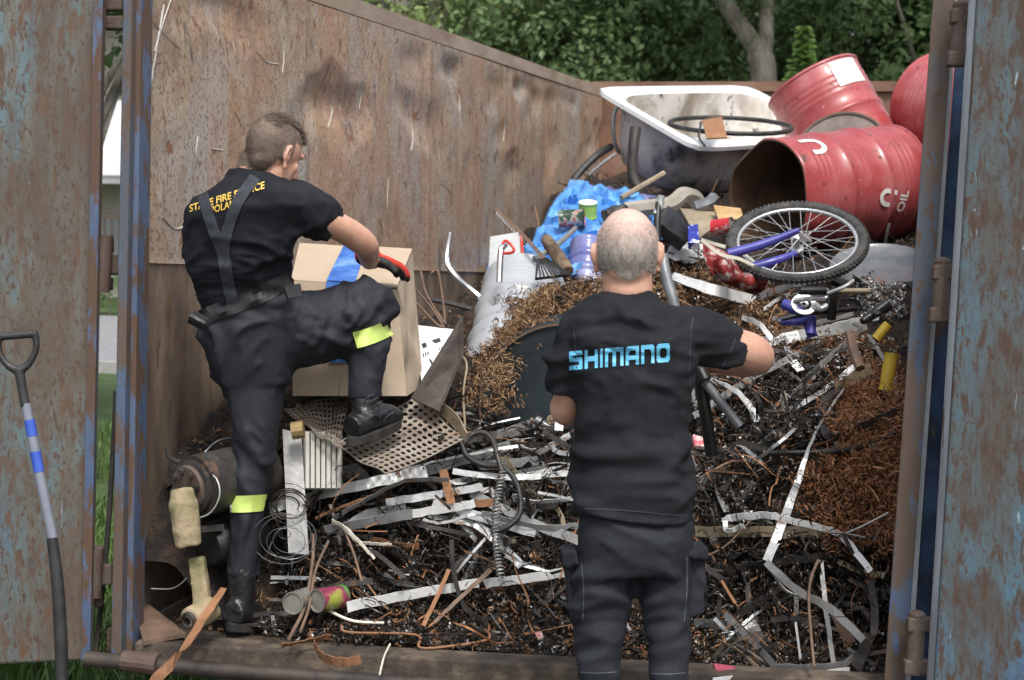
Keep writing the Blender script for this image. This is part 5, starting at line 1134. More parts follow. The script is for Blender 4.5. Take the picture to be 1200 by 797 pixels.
# bathtub
def rrect(hu, hv, n=44, ex=7, taper=0):
    out = []
    for j in range(n):
        t = 2*math.pi*j/n; c, s = math.cos(t), math.sin(t); k = (abs(c)**ex+abs(s)**ex)**(-1/ex); out.append((c*k*hu, s*k*hv))
    return out
A = P(695, 101, 9.0); Bc = P(877, 99, 10.25); Dc = P(809, 174, 8.55)
u = (Bc-A); v_ = (Dc-A); L_ = u.length; u.normalize(); v_ = (v_-u*v_.dot(u)); W_ = v_.length; v_.normalize(); nrm = u.cross(v_)
if nrm.z < 0: nrm = -nrm
cen = A+u*L_/2+v_*W_/2
TB = thing('bathtub', 'old white enamel bathtub tipped on top of the heap, grimy inside', 'bathtub', cen-Vector((0, 0, .5)))
def tubrings(spec, ex=7):
    V = []; f = []; n = 56
    for k, (hu, hv, dz, e, ou) in enumerate(spec):
        for x, y in rrect(hu, hv, n, e): V.append(cen+u*(x+ou)+v_*y-nrm*dz)
    for k in range(len(spec)-1):
        for j in range(n): f.append((k*n+j, k*n+(j+1) % n, (k+1)*n+(j+1) % n, (k+1)*n+j))
    f.append(tuple(range((len(spec)-1)*n, len(spec)*n))); return V, f
hu, hv = L_/2, W_/2
M_enamel = mat('enamel_dirty', [(.34, (.26, .23, .18)), (.47, (.46, .43, .37)), (.57, (.68, .67, .63)), (.7, (.78, .78, .75))], scale=2.4, stretch=(1, 1, 1), rough=.3, bump=.1, dist=.6,
    layers=((6, (1, 1, 2), .56, .72, (.33, .29, .22), .6, 0), (14, (1, 1, .6), .60, .66, (.12, .10, .08), .7, 0), (34, (1, 1, 1), .66, .69, (.05, .045, .04), .7, 0)))
M_rim = mat('enamel_white', [(.4, (.76, .77, .77)), (.6, (.84, .84, .83))], scale=4, rough=.22, bump=.05, layers=((26, (1, 1, 1), .66, .69, (.3, .25, .2), .7, 0),))
M_tubout = mat('tub_outside', [(.34, (.05, .048, .046)), (.42, (.34, .33, .32)), (.6, (.60, .59, .57))], scale=2.6, rough=.42, bump=.15, layers=((9, (1, 1, .5), .6, .68, (.03, .025, .022), .6, 0), (30, (1, 1, 1), .66, .7, (.12, .07, .04), .8, 0)))
mk('rim', tubrings([(hu, hv, .028, 12, 0), (hu, hv, .004, 12, 0), (hu-.008, hv-.008, 0, 11, 0), (hu-.06, hv-.07, 0, 6, 0), (hu-.075, hv-.085, .012, 5, 0)])[0:2], M_rim, TB, True)
o_ = [q for q in TB.children if q.name.startswith('rim')][0]
bm = bmesh.new(); bm.from_mesh(o_.data); bm.faces.ensure_lookup_table(); bmesh.ops.delete(bm, geom=[bm.faces[-1]], context='FACES_ONLY'); bm.to_mesh(o_.data); bm.free()
mk('basin', tubrings([(hu-.075, hv-.085, .012, 5, 0), (hu-.10, hv-.10, .08, 4.5, 0), (hu-.15, hv-.12, .22, 4, -.02), (hu-.24, hv-.15, .34, 3.5, -.04), (hu-.34, hv-.20, .385, 3, -.05), (.02, .02, .39, 2, 0)]), M_enamel, TB, True)
mk('outer_shell', tubrings([(hu-.012, hv-.012, .02, 10, 0), (hu-.05, hv-.055, .03, 6, 0), (hu-.075, hv-.08, .09, 4.5, 0), (hu-.125, hv-.10, .23, 4, -.02), (hu-.21, hv-.125, .36, 3.5, -.04), (hu-.32, hv-.18, .41, 3, -.05), (.02, .02, .415, 2, 0)]), M_tubout, TB, True)
mk('overflow_pipe', tube(smoothpath([P(745, 150, 8.42), P(742, 175, 8.40), P(741, 205, 8.40), P(748, 222, 8.4)], 5), [.03, .028, .026, .03], 12), M_dark, TB, True)
# things in / by the tub
def ring(c, n, r, rt, m, nm, parent=None, tagv=None, k=64, ez=None, flat=1):
    c = Vector(c); n = Vector(n).normalized(); e1 = (RIGHT-n*RIGHT.dot(n)).normalized(); e2 = n.cross(e1); pts = [c+(e1*math.cos(2*math.pi*i/k)+e2*math.sin(2*math.pi*i/k)*(ez or 1))*r for i in range(k)]
    pts_, T, N = frames(pts); V = []; f = []; q = 10
    for i in range(k):
        rad = (pts[i]-c).normalized(); 
        for j in range(q): a = 2*math.pi*j/q; V.append(pts[i]+rad*math.cos(a)*rt*flat+n*math.sin(a)*rt)
    for i in range(k):
        for j in range(q): f.append((i*q+j, i*q+(j+1) % q, ((i+1) % k)*q+(j+1) % q, ((i+1) % k)*q+j))
    return mk(nm, (V, f), m, parent, True, tagv)
ring(P(856, 147, 8.95), UP*.965+FWD*-.26+RIGHT*.03, .335, .013, M_black, 'bicycle_tyre', None, ('thin black bicycle tyre lying inside the bathtub', 'tyre'))
ring(P(728, 152, 9.3), RIGHT*.92-FWD*.4, .135, .012, M_galv, 'pale_hoop', None, ('pale curved hoop between the rusty wall and the bathtub', 'hoop'))
rp = thing('rusty_clamp', 'small folded rusty metal piece perched on the bathtub edge', 'metal piece', P(838, 162, 8.6))
mk('plate', slab([P(823, 141, 8.62), P(846, 137, 8.62), P(852, 161, 8.55), P(828, 162, 8.55)], .01), M_rusty, rp); mk('flap', slab([P(823, 141, 8.62), P(830, 146, 8.75), P(848, 139, 8.8), P(846, 137, 8.62)], .006), M_brown, rp)
mk('wire_end', tube(smoothpath([P(822, 143, 8.6), P(819, 160, 8.55), P(826, 171, 8.5)], 4), .006, 6), M_blk, rp, True)
freewire([(665, 232, 8.8), (675, 208, 8.9), (700, 182, 9.0), (716, 172, 9.1)], .022, M_black, 'black hose arching between the rusty wall and the bathtub', 'black_hose', 'hose')
freewire([(690, 205, 8.8), (705, 192, 8.8), (722, 180, 8.8)], .010, M_grey, 'grey rod lying beside the black hose', 'rod', 'rod')
# big wheel with fork
WC = P(934, 283, 6.72); wn = (UP*.80-FWD*.59-RIGHT*.10).normalized()
WH = thing('bicycle_wheel', 'knobbly-tyred bicycle wheel with silver rim lying below the open red barrel', 'bicycle wheel', WC-Vector((0, 0, .2)))
M_tyre = mat('tyre_rubber', [(.4, (.03, .03, .03)), (.6, (.07, .068, .065))], scale=20, rough=.8, bump=.3, bscale=80)
M_alu = mat('rim_alloy', [(.4, (.55, .56, .57)), (.6, (.68, .69, .7))], scale=20, rough=.3, metal=.7, bump=.05)
ring(WC, wn, .270, .022, M_tyre, 'tyre', WH)
e1 = (RIGHT-wn*RIGHT.dot(wn)).normalized(); e2 = wn.cross(e1)
kn = []
for i in range(88):
    for side, al in ((-1, .55), (0, 0), (1, .55)):
        a = 2*math.pi*(i+(.5 if side == 0 else 0))/88; rad = e1*math.cos(a)+e2*math.sin(a); tg = -e1*math.sin(a)+e2*math.cos(a); o = (rad*math.cos(al)+wn*side*math.sin(al)); R3 = Matrix((tg, o.cross(tg), o)).transposed()
        kn.append(box(WC+rad*.270+o*.022, (.011, .013, .008), R3))
mk('tread', join(*kn), M_tyre, WH); WH.children[-1]['kind'] = 'stuff' if False else 'part'; del WH.children[-1]['kind']
ring(WC, wn, .243, .010, M_alu, 'rim', WH, flat=.8)
mk('hub', tube([WC-wn*.045, WC-wn*.035, WC-wn*.03, WC+wn*.03, WC+wn*.035, WC+wn*.045], [.008, .03, .014, .014, .03, .008], 14), M_alu, WH, True)
for i in range(32):
    a = 2*math.pi*i/32; b_ = a+(.8 if i % 4 < 2 else -.8); sd_ = wn*(.033 if i % 2 else -.033)
    mk('spoke', tube([WC+sd_+(e1*math.cos(b_)+e2*math.sin(b_))*.026, WC+(e1*math.cos(a)+e2*math.sin(a))*.24], .0015, 5), M_alu, WH)
M_blu = mat('frame_blue', [(.4, (.04, .04, .24)), (.6, (.07, .07, .34))], scale=8, rough=.3, bump=.05, layers=((30, (1, 1, 1), .66, .7, (.3, .3, .32), .5, 0),))
fk = thing('bicycle_fork', 'blue bicycle fork reaching over the spokes of the big wheel', 'bicycle fork', P(885, 305, 7))
mk('fork_leg', tube(smoothpath([P(853, 298, 6.6), P(895, 286, 6.6), P(936, 270, 6.6)], 4), [.021, .019, .013], 12), M_blu, fk, True)
mk('fork_leg', tube(smoothpath([P(880, 314, 6.6), P(905, 307, 6.6), P(933, 297, 6.63)], 4), [.021, .019, .013], 12), M_blu, fk, True)
mk('dropout', slab([P(934, 270, 6.59), P(948, 276, 6.6), P(952, 284, 6.6), P(938, 282, 6.6)], .006), M_alu, fk)
lo_ = don(1030, 320)
mk('metal_disc', lathe(P(1032, 312, 7.0), *frame(UP*.9-FWD*.45+RIGHT*-.1), [(0, .001), (0, .2), (.012, .215), (.0, .222), (-.02, .222)], 40), M_tube, None, True, ('dark grey round lid half under the bicycle wheel, by the post', 'disc'))
# small bicycle lower right
BK = thing('bicycle', 'small blue bicycle lying in the heap, black grip and silver crank showing', 'bicycle', P(975, 380, 5.95))
def T_(nm, pts, r, m): return mk(nm, tube(smoothpath([P(*q) for q in pts], 5), r, 12), m, BK, True)
T_('frame', [(918, 356, 6.0), (930, 362, 5.98), (944, 372, 5.98), (952, 395, 5.98)], .020, M_blu); T_('frame', [(915, 376, 6.0), (935, 377, 5.98), (955, 372, 5.95)], .016, M_blu); T_('frame', [(951, 374, 5.95), (950, 392, 5.93)], .018, M_blu)
T_('grip', [(937, 341, 5.85), (968, 341, 5.87)], [.014, .015, .015, .014], M_blk); T_('handlebar', [(968, 341, 5.87), (990, 341, 5.88), (1018, 341, 5.9)], .010, M_tan); T_('brake_lever', [(970, 344, 5.83), (990, 336, 5.8), (1000, 329, 5.82)], .007, M_galv)
T_('stem', [(977, 336, 5.86), (976, 350, 5.86), (974, 373, 5.9)], [.018, .016, .018], M_blk)
T_('crank', [(930, 352, 5.9), (950, 350, 5.88), (972, 349, 5.88)], .009, M_alu); T_('cable', [(985, 352, 5.9), (1000, 350, 5.88), (1008, 358, 5.9), (1002, 372, 5.9)], .004, M_blk); T_('chainstay', [(916, 374, 5.9), (950, 367, 5.9), (1008, 362, 5.95)], .009, M_blk)
T_('pedal_arm', [(955, 356, 5.88), (962, 362, 5.88), (970, 358, 5.88)], .012, M_alu)
cr = mk('chainring', lathe(P(942, 357, 5.9), *frame(-FWD*.8+UP*.55), [(0, .028), (.004, .028), (.004, .045), (0, .047), (-.004, .045), (-.004, .028), (0, .028)], 36), M_alu, BK, True)
mk('brake_disc', lathe(P(942, 357, 5.905), *frame(-FWD*.8+UP*.55), [(0, .008), (.006, .008), (.006, .016), (0, .016)], 20), M_alu, BK, True)
mk('saddle', remesh(join(ellipsoid(P(1028, 368, 5.85), (.02, .02, .012)), tube([P(1010, 377, 5.85), P(1040, 357, 5.9)], [.014, .026], 12)), .004, 3), M_blk, BK, True)
# held black bicycle frame
HF = thing('bicycle_frame', 'black bicycle frame held up by the grey-haired man, its tubes showing beside him', 'bicycle frame', P(800, 500, 4.5))
def H_(nm, pts, r, m): return mk(nm, tube(smoothpath([P(*q) for q in pts], 5), r, 14), m, HF, True)
H_('seat_post', [(772, 238, 4.62), (770, 262, 4.6), (771, 296, 4.58)], .010, M_blk); H_('post_head', [(775, 229, 4.62), (773, 240, 4.62), (769, 252, 4.61)], .011, M_galv)
H_('top_tube', [(776, 299, 4.58), (780, 322, 4.56), (788, 350, 4.54), (800, 395, 4.52), (820, 436, 4.5)], .0165, M_tube)
H_('down_tube', [(818, 430, 4.48), (826, 480, 4.5), (834, 533, 4.54)], .018, M_blk); H_('cross_tube', [(822, 443, 4.47), (845, 472, 4.46), (867, 500, 4.45)], .0135, M_tube); H_('clamp', [(820, 434, 4.46), (826, 446, 4.45)], .02, M_blk)
# cardboard box
BX = thing('cardboard_box', 'big brown cardboard box with blue tape, held steady by the gloved hand', 'box', P(410, 465, 5.5))
M_card = mat('cardboard', [(.35, (.40, .315, .225)), (.65, (.47, .38, .285))], scale=4, rough=.85, bump=.15, bscale=60, layers=((3, (1, 1, .5), .6, .75, (.35, .27, .19), .9, 0),))
q = dict(ftl=P(341, 329, 5.42), ftr=P(465, 339, 5.42), fbr=P(477, 464, 5.40), fbl=P(343, 464, 5.40), btl=P(351, 286, 5.85), btr=P(483, 294, 5.85), bbr=P(496, 452, 5.80), bbl=P(352, 448, 5.8))
def quadsub(c, n=12, amp=.004, seed=0):
    V = []; nf = []
    c = [Vector(x) for x in c]; nn = (c[1]-c[0]).cross(c[3]-c[0]).normalized()
    for j in range(n+1):
        for i in range(n+1):
            s, t = i/n, j/n; p = c[0].lerp(c[1], s).lerp(c[3].lerp(c[2], s), t); e = min(s, 1-s, t, 1-t)
            V.append(p+nn*amp*noise.noise(p*7+Vector((seed, 0, 0)))*min(1, e*6))
    return V, [(j*(n+1)+i, j*(n+1)+i+1, (j+1)*(n+1)+i+1, (j+1)*(n+1)+i) for j in range(n) for i in range(n)]
def card(nm, cs, seed=0, amp=.012): return mk(nm, quadsub(cs, 14, amp, seed), M_card, BX, True)
card('front_panel', (q['ftl'], q['ftr'], q['fbr'], q['fbl']), 1); card('side_panel', (q['ftr'], q['btr'], q['bbr'], q['fbr']), 2, .03); card('side_panel', (q['btl'], q['ftl'], q['fbl'], q['bbl']), 3); card('back_panel', (q['btr'], q['btl'], q['bbl'], q['bbr']), 4); card('bottom_panel', (q['fbl'], q['fbr'], q['bbr'], q['bbl']), 5)
ml, mr = q['ftl'].lerp(q['ftr'], .52), q['btl'].lerp(q['btr'], .48); mm = Vector((0, 0, .004))
def fl(nm, cs, s): o = mk(nm, slab(quad_ := [c+mm for c in cs], .004, Vector((0, 0, -1))), M_card, BX); return o
fl('top_flap', (q['ftl'], q['btl'], mr, ml), 1); fl('top_flap', (ml+mm, mr+mm, q['btr']+mm, q['ftr']+mm), 2)
M_tape = mat('blue_tape', [(.42, (.03, .12, .45)), (.53, (.06, .20, .58)), (.66, (.25, .42, .72))], scale=7, stretch=(1, 1, 1), rough=.3, bump=.2)
tw = .19
t0, t1 = q['ftl'].lerp(q['ftr'], .335), q['ftl'].lerp(q['ftr'], .335+.27); t2_, t3 = q['btl'].lerp(q['btr'], .40), q['btl'].lerp(q['btr'], .60); up2 = Vector((0, 0, .0115))
mk('tape', quadsub((t0+up2, t1+up2, t3+up2, t2_+up2), 6, .002), M_tape, BX, True); fo = -FWD*.010
b0 = q['fbl'].lerp(q['fbr'], .33); b1c = q['fbl'].lerp(q['fbr'], .60)
mk('tape', quadsub((t0+fo+mm*2, t1+fo+mm*2, t1.lerp(b1c, .70)+fo, t0.lerp(b0, .70)+fo), 6, .002), M_tape, BX, True)
# white printed panel and triangular rusty plate
WPn = thing('printed_panel', 'white printed sheet with black marks between the cardboard box and the rusty triangular plate', 'panel', P(510, 440, 5.8))
pc = [P(488, 381, 6.0), P(532, 386, 6.0), P(528, 440, 5.7), P(494, 450, 5.65)]
mk('sheet', slab(pc, .006), M_white, WPn)
def ps(s, t, o=.004): return pc[0].lerp(pc[1], s).lerp(pc[3].lerp(pc[2], s), t)-FWD*o
M_ink = mat('ink', [(.4, (.02, .02, .03)), (.6, (.04, .04, .05))], rough=.6, bump=0)
mk('printed_mark', slab([ps(.10, .33), ps(.62, .20), ps(.66, .28), ps(.14, .41)], .001), M_ink, WPn); mk('printed_mark', slab([ps(.28, .60), ps(.36, .62), ps(.56, .86), ps(.46, .84)], .001), M_ink, WPn)
for k in range(12): s0 = .12+k*.068; mk('printed_tick', slab([ps(s0, .50-.16*k/12), ps(s0+.035, .49-.16*k/12), ps(s0+.03, .56-.16*k/12), ps(s0-.005, .57-.16*k/12)], .001), M_ink, WPn)
M_pl = mat('plate_brown', [(.35, (.022, .017, .014)), (.5, (.05, .039, .031)), (.65, (.085, .068, .054))], scale=7, rough=.7, bump=.5, bscale=20)
tp = [P(541, 370, 5.75), P(481, 466, 5.38), P(515, 482, 5.32), P(542, 418, 5.5)]
bevel(mk('triangular_plate', join(slab([tp[0], tp[1], tp[2], tp[3]], .006), slab([tp[0], tp[3], tp[3]+FWD*.1, tp[0]+FWD*.03], .004)), M_pl, None, False, ('dark rusty triangular plate leaning left of the white drum', 'steel plate')), .002)
# perforated sheet
def perf(cs, nu, nv, label=None, bend=0, parent=None, hole=.33):
    cs = [Vector(c) for c in cs]; nn = (cs[1]-cs[0]).cross(cs[3]-cs[0]).normalized(); V = []; f = []
    def pt(s, t): return cs[0].lerp(cs[1], s).lerp(cs[3].lerp(cs[2], s), t)+nn*bend*math.sin(math.pi*s)*math.sin(math.pi*t*.9)+nn*.006*math.sin(s*9+t*5)
    for j in range(nv):
        for i in range(nu):
            off = .0; k = len(V); s0, s1, t0, t1 = i/nu, (i+1)/nu, j/nv, (j+1)/nv; cx, cy = (s0+s1)/2, (t0+t1)/2; hw, hh = (s1-s0)*hole, (t1-t0)*hole
            V += [pt(s0, t0), pt(s1, t0), pt(s1, t1), pt(s0, t1)]
            for a in range(8):
                an = math.pi*2*(a+.5)/8-math.pi*.75; V.append(pt(cx+hw*math.cos(an), cy+hh*math.sin(an)))
            for e in range(4):
                a0 = k+4+(2*e-0) % 8; f.append((k+e, k+(e+1) % 4, k+4+(2*e+1) % 8, k+4+(2*e) % 8)); f.append((k+(e+1) % 4, k+4+(2*e+2) % 8, k+4+(2*e+1) % 8))
    n = len(V)
    return V, f
PS = thing('perforated_sheet', 'bent brown perforated steel sheet under the raised boot', 'perforated sheet', P(450, 530, 5.3))
M_perf = mat('perforated_metal', [(.35, (.20, .165, .13)), (.55, (.32, .27, .22)), (.7, (.42, .39, .35))], scale=6, rough=.5, metal=.2, bump=.3, bscale=30)
pa = [P(392, 522, 5.16), P(452, 556, 5.02), P(546, 515, 5.30), P(488, 462, 5.56)]
o1 = mk('main_sheet', perf(pa, 10, 15, bend=-.012, hole=.36), M_perf, PS); so = o1.modifiers.new('thickness', 'SOLIDIFY'); so.thickness = .003
pb = [P(336, 478, 5.52), P(402, 466, 5.60), P(400, 524, 5.20), P(378, 508, 5.22)]
o2 = mk('bent_flap', perf([P(333, 480, 5.45), P(412, 462, 5.6), P(396, 524, 5.18), P(366, 506, 5.20)], 13, 9, hole=.36), M_perf, PS); so = o2.modifiers.new('thickness', 'SOLIDIFY'); so.thickness = .003
mk('folded_edge', ribbon(smoothpath([P(486, 464, 5.52), P(512, 476, 5.46), P(534, 493, 5.36), P(546, 514, 5.27)], 5), .045, .004, side=UP), M_tan, PS, True)
# grey ribbed radiator panel behind shin
RP = thing('ribbed_panel', 'pale ribbed metal panel standing between the two legs of the fireman', 'panel', P(365, 590, 5.15))
mk('flat_side', slab([P(331, 503, 5.2), P(353, 508, 5.2), P(362, 650, 5.08), P(338, 648, 5.08)], .03), M_grey, RP); mk('ribbed_side', join(*[slab([P(358+6.2*k, 506, 5.22+.01*k), P(362.4+6.2*k, 506, 5.22+.01*k), P(362.4+6.2*k, 572, 5.16+.01*k), P(358+6.2*k, 572, 5.16+.01*k)], .03) for k in range(7)], slab([P(356, 505, 5.25), P(401, 505, 5.3), P(401, 573, 5.24), P(356, 573, 5.2)], .01)), mat('rib_cream', [(.4, (.36, .35, .31)), (.6, (.46, .45, .41))], scale=8, rough=.6), RP)
mk('brass_knob', tube([P(342, 505, 5.12), P(356, 503, 5.12)], [.028, .028], 12), mat('brass_dull', [(.4, (.22, .15, .06)), (.6, (.3, .21, .09))], scale=9, rough=.5, metal=.3), RP)
# motor flange and mossy pipe
M_moss = mat('mossy_cement', [(.34, (.08, .10, .03)), (.45, (.20, .18, .09)), (.55, (.33, .26, .165)), (.7, (.40, .32, .22))], scale=8, rough=.9, bump=.5, bscale=50)
MF = thing('flanged_motor', 'dark round motor housing with a bolted flange against the rusty wall', 'motor', P(235, 610, 5.2))
cq, aq = P(222, 572, 5.02), (FWD*.75+RIGHT*.62+UP*.12).normalized(); a_, e1_, e2_ = frame(aq)
mk('housing', lathe(cq, a_, e1_, e2_, [(0, .001), (0, .07), (.005, .085), (.02, .085), (.02, .098), (.30, .098), (.30, .001)], 32), M_dark, MF, True)
mk('flange', lathe(cq-a_*.012, a_, e1_, e2_, [(0, .001), (0, .068), (.010, .072), (.02, .072)], 32), M_hinge, MF, True)
for k in range(8):
    an = 2*math.pi*k/8; c_ = cq-a_*.014+(e1_*math.cos(an)+e2_*math.sin(an))*.056; mk('bolt', tube([c_, c_-a_*.012], .009, 6), M_dark, MF)
mk('lower_housing', lathe(P(243, 640, 5.12), a_, e1_, e2_, [(0, .001), (0, .06), (.02, .075), (.2, .075), (.2, .001)], 28), M_blk, MF, True)
mk('bracket', ribbon([P(222, 621, 5.02), P(262, 618, 5.08)], .02, .01), M_dark, MF)
MP = thing('mossy_pipe', 'yellowish pipe section with green moss hanging from the flange to the floor', 'pipe', P(228, 725, 4.95))
mk('upper_section', remesh(tube(smoothpath([P(213, 573, 4.95), P(216, 600, 4.94), P(221, 640, 4.94)], 4), [.034, .044, .044, .040], 20), .006, 3, disp=lambda p, n: .004*noise.noise(p*30)), M_moss, MP, True)
mk('lower_section', remesh(slab([P(220, 655, 4.96), P(238, 652, 4.96), P(245, 706, 4.95), P(226, 710, 4.95)], .05), .006, 3, disp=lambda p, n: .003*noise.noise(p*30)), M_moss, MP, True)
mk('pipe_end', lathe(P(220, 728, 4.88), *frame(FWD*.8+RIGHT*.55+UP*.25), [(0.0, .012), (0, .022), (.01, .038), (.10, .040), (.10, .001)], 20), M_moss, MP, True); mk('bore', lathe(P(219.5, 728.5, 4.865), *frame(FWD*.8+RIGHT*.55+UP*.25), [(0.03, .001), (0.03, .02), (0, .021), (0, .027), (.012, .028)], 18), M_dark, MP, True)
# cans
def can(nm, label, c, ax, r, L, m, mend, cat='can'):
    T = thing(nm, label, cat, Vector(c)-Vector((0, 0, r))); a, e1, e2 = frame(Vector(ax)); c = Vector(c)
    mk('body', lathe(c, a, e1, e2, [(0, r*1.03), (.004, r*1.03), (.006, r)]+[(L*k/8, r*(1.015 if k % 2 else 1)) for k in range(2, 7)]+[(L-.006, r), (L-.004, r*1.03), (L, r*1.03)], 28), m, T, True)
    mk('end_cap', lathe(c, a, e1, e2, [(0, r*1.03), (0, r*.93), (.006, r*.9), (.006, .001)], 28), mend, T, True); mk('end_cap', lathe(c, a, e1, e2, [(L, r*1.03), (L, r*.93), (L-.006, r*.9), (L-.006, .001)], 28), mend, T, True); return T
M_tin = mat('tin', [(.4, (.22, .215, .19)), (.6, (.32, .31, .28))], scale=12, rough=.4, metal=.4, layers=((20, (1, 1, 1), .6, .66, (.2, .15, .1), .8, 0),))
M_green = mat('can_green', [(.4, (.25, .45, .06)), (.6, (.33, .52, .10))], scale=12, rough=.35)
can('tin_can', 'small tin can lying with its round end out beside the left boot', P(343, 707, 4.98), FWD*.9+RIGHT*.3, .034, .10, M_tin, M_tin)
can('food_can', 'dented food can with green, yellow and pink label on the floor', P(371, 704, 4.98), FWD*.75+RIGHT*.62, .036, .11, mat('can_label', [(.42, (.3, .33, .06)), (.49, (.28, .05, .10)), (.55, (.14, .03, .06)), (.6, (.08, .2, .05))], scale=7, rough=.35, bump=0), M_tin)
can('green_can', 'lime green can with white lid standing on the blue bag', P(689, 237, 7.72), -UP*.93+FWD*.38, .044, .075, M_green, mat('lid_white', [(.4, (.78, .78, .74)), (.6, (.84, .83, .8))], scale=8, rough=.5))
can('drink_can', 'dark green patterned jar lying on the blue bag left of the lime can', P(655, 257, 7.58), RIGHT*.95+UP*.05-FWD*.1, .042, .12, mat('can_dark', [(.42, (.012, .035, .015)), (.5, (.02, .06, .03)), (.54, (.4, .4, .38)), (.6, (.3, .05, .03))], scale=22, rough=.3, bump=0), mat('cap_red', [(.4, (.4, .04, .04)), (.6, (.5, .06, .05))], rough=.4))
can('red_can', 'small red can under the left side of the big wheel', P(836, 267, 7.1), RIGHT*.8-FWD*.5+UP*.1, .035, .09, mat('can_red', [(.4, (.45, .02, .03)), (.58, (.5, .03, .04)), (.64, (.6, .55, .55))], scale=14, rough=.3), M_tin)
can('yellow_can', 'yellow gas cylinder standing at the foot of the right post', P(1045, 414, 5.6), -UP-RIGHT*.16, .024, .13, mat('paint_yellow', [(.4, (.45, .30, .02)), (.6, (.55, .38, .04))], scale=8, rough=.35, layers=((18, (1, 1, 1), .64, .68, (.2, .15, .08), .7, 0),)), M_alu, 'cylinder')
can('yellow_can', 'yellow can lying above the yellow cylinder near the right post', P(1026, 398, 5.75), RIGHT*.55+UP*.65, .018, .07, bpy.data.materials['paint_yellow'], M_dark)
# blue bags
def cloth(nm, rows_, m, label, cat, lift=.05, nu=46, nv=46, amp=.035, seed=0, freq=6, th=.003, dfun=None):
    V = []; R_ = rows_
    for j in range(nv+1):
        t = j/nv*(len(R_)-1); k = min(int(t), len(R_)-2); w = t-k
        for i in range(nu+1):
            s = i/nu; a, b = R_[k], R_[k+1]; x = (a[0]+(a[2]-a[0])*s)*(1-w)+(b[0]+(b[2]-b[0])*s)*w; y = (a[1]+(a[3]-a[1])*s)*(1-w)+(b[1]+(b[3]-b[1])*s)*w; V.append((x, y, s, j/nv))
    xy = np.array([(v[0], v[1]) for v in V]); ts, vv = rays(xy[:, 0], xy[:, 1])
    if dfun: ts = np.array([dfun(*v) for v in V])
    else:
        G = ts.reshape(nv+1, nu+1)
        for _ in range(6): G[1:-1, 1:-1] = (G[1:-1, :-2]+G[1:-1, 2:]+G[:-2, 1:-1]+G[2:, 1:-1])/4
        ts = G.ravel()
    out = []
    for (x, y, s, t), d in zip(V, ts):
        p = P(x, y, d-lift); q = p*freq; f = (1-abs(noise.noise(q+Vector((seed, 0, 0))))*2.4)+.5*(1-abs(noise.noise(q*2.3))*2.2); e = min(s, 1-s, t, 1-t)
        out.append(p-FWD*amp*f*min(1, .25+e*8)+Vector((0, 0, amp*.5*f))-(0 if e > 0 else 1)*UP*.0)
    o = mk(nm, (out, [(j*(nu+1)+i, j*(nu+1)+i+1, (j+1)*(nu+1)+i+1, (j+1)*(nu+1)+i) for j in range(nv) for i in range(nu)]), m, None, True, (label, cat))
    so = o.modifiers.new('thickness', 'SOLIDIFY'); so.thickness = th; return o
M_bag = mat('bag_blue', [(.35, (.05, .20, .56)), (.5, (.09, .29, .66)), (.65, (.16, .38, .72))], scale=5, rough=.35, bump=.5, bscale=14, bdist=.02, layers=((40, (1, 1, 1), .70, .73, (.06, .05, .04), .8, 0),))
cloth('blue_bag', [(668, 218, 745, 230), (652, 240, 757, 244), (638, 262, 764, 260), (626, 282, 748, 285), (612, 300, 715, 307), (620, 322, 690, 326)], M_bag, 'large crumpled bright blue plastic bag against the rusty wall', 'plastic bag', .0, amp=.055, freq=8.5, dfun=lambda x, y, s, t: 8.5-1.35*t-.25*s*(1-t)-.12*math.sin(math.pi*s))
cloth('blue_bag', [(752, 250, 785, 254), (756, 262, 797, 262), (765, 275, 797, 276), (775, 282, 790, 283)], M_bag, 'small puff of blue plastic right of the bald man\'s head', 'plastic bag', .10, nu=24, nv=24, amp=.03, seed=4, freq=9)
cloth('blue_bag', [(580, 300, 622, 304), (571, 314, 632, 312), (569, 326, 626, 326), (572, 333, 610, 334)], M_bag, 'low blue plastic bag around the chrome pipe', 'plastic bag', .12, nu=30, nv=24, amp=.03, seed=8, freq=8)
cloth('white_sheet', [(790, 285, 828, 288), (780, 298, 824, 302), (790, 308, 812, 312)], M_white, 'crumpled white plastic below the black box beside the head', 'plastic sheet', .07, nu=24, nv=20, amp=.02, seed=9)
M_vio = mat('drum_violet', [(.4, (.12, .13, .34)), (.53, (.20, .22, .42)), (.62, (.40, .42, .58))], scale=4, rough=.2, bump=.05)
barrel('blue_drum', 'violet blue plastic drum lying beneath the big blue bag', P(672, 246, 8.9), P(768, 262, 9.0), .15, M_vio, M_vio, False, None, cat='drum', length=.5)
barrel('blue_drum', 'pale violet drum standing left of the bald man\'s head', P(688, 286, 7.25), P(686, 345, 7.1), .075, M_vio, M_vio, False, None, cat='drum', length=.26)
# sack red/white
M_sack = mat('sack_red', [(.40, (.18, .015, .015)), (.50, (.26, .03, .028)), (.56, (.45, .38, .36))], scale=12, stretch=(1, 1, 2), rough=.65, bump=.3)
def sd_f(x, y, s, t): return 6.55+.14*s-.25*t*(1-t)+.04*math.sin(s*14)
cloth('red_sack', [(823, 282, 900, 324), (824, 298, 898, 334), (828, 312, 893, 342), (836, 325, 884, 346)], M_sack, 'torn red and white sack below the left of the big wheel', 'sack', .0, nu=40, nv=20, amp=.003, seed=2, freq=9, dfun=sd_f)
mk('sack_hem', ribbon(smoothpath([P(822, 281, 6.53), P(845, 298, 6.5), P(868, 304, 6.53), P(890, 316, 6.6), P(903, 332, 6.66), P(896, 318, 6.72), P(868, 296, 6.75), P(838, 286, 6.7), P(822, 281, 6.55)], 5), .014, .002, UP), M_cream, None, True, ('silvery rolled rim of the torn red sack', 'sack hem'))
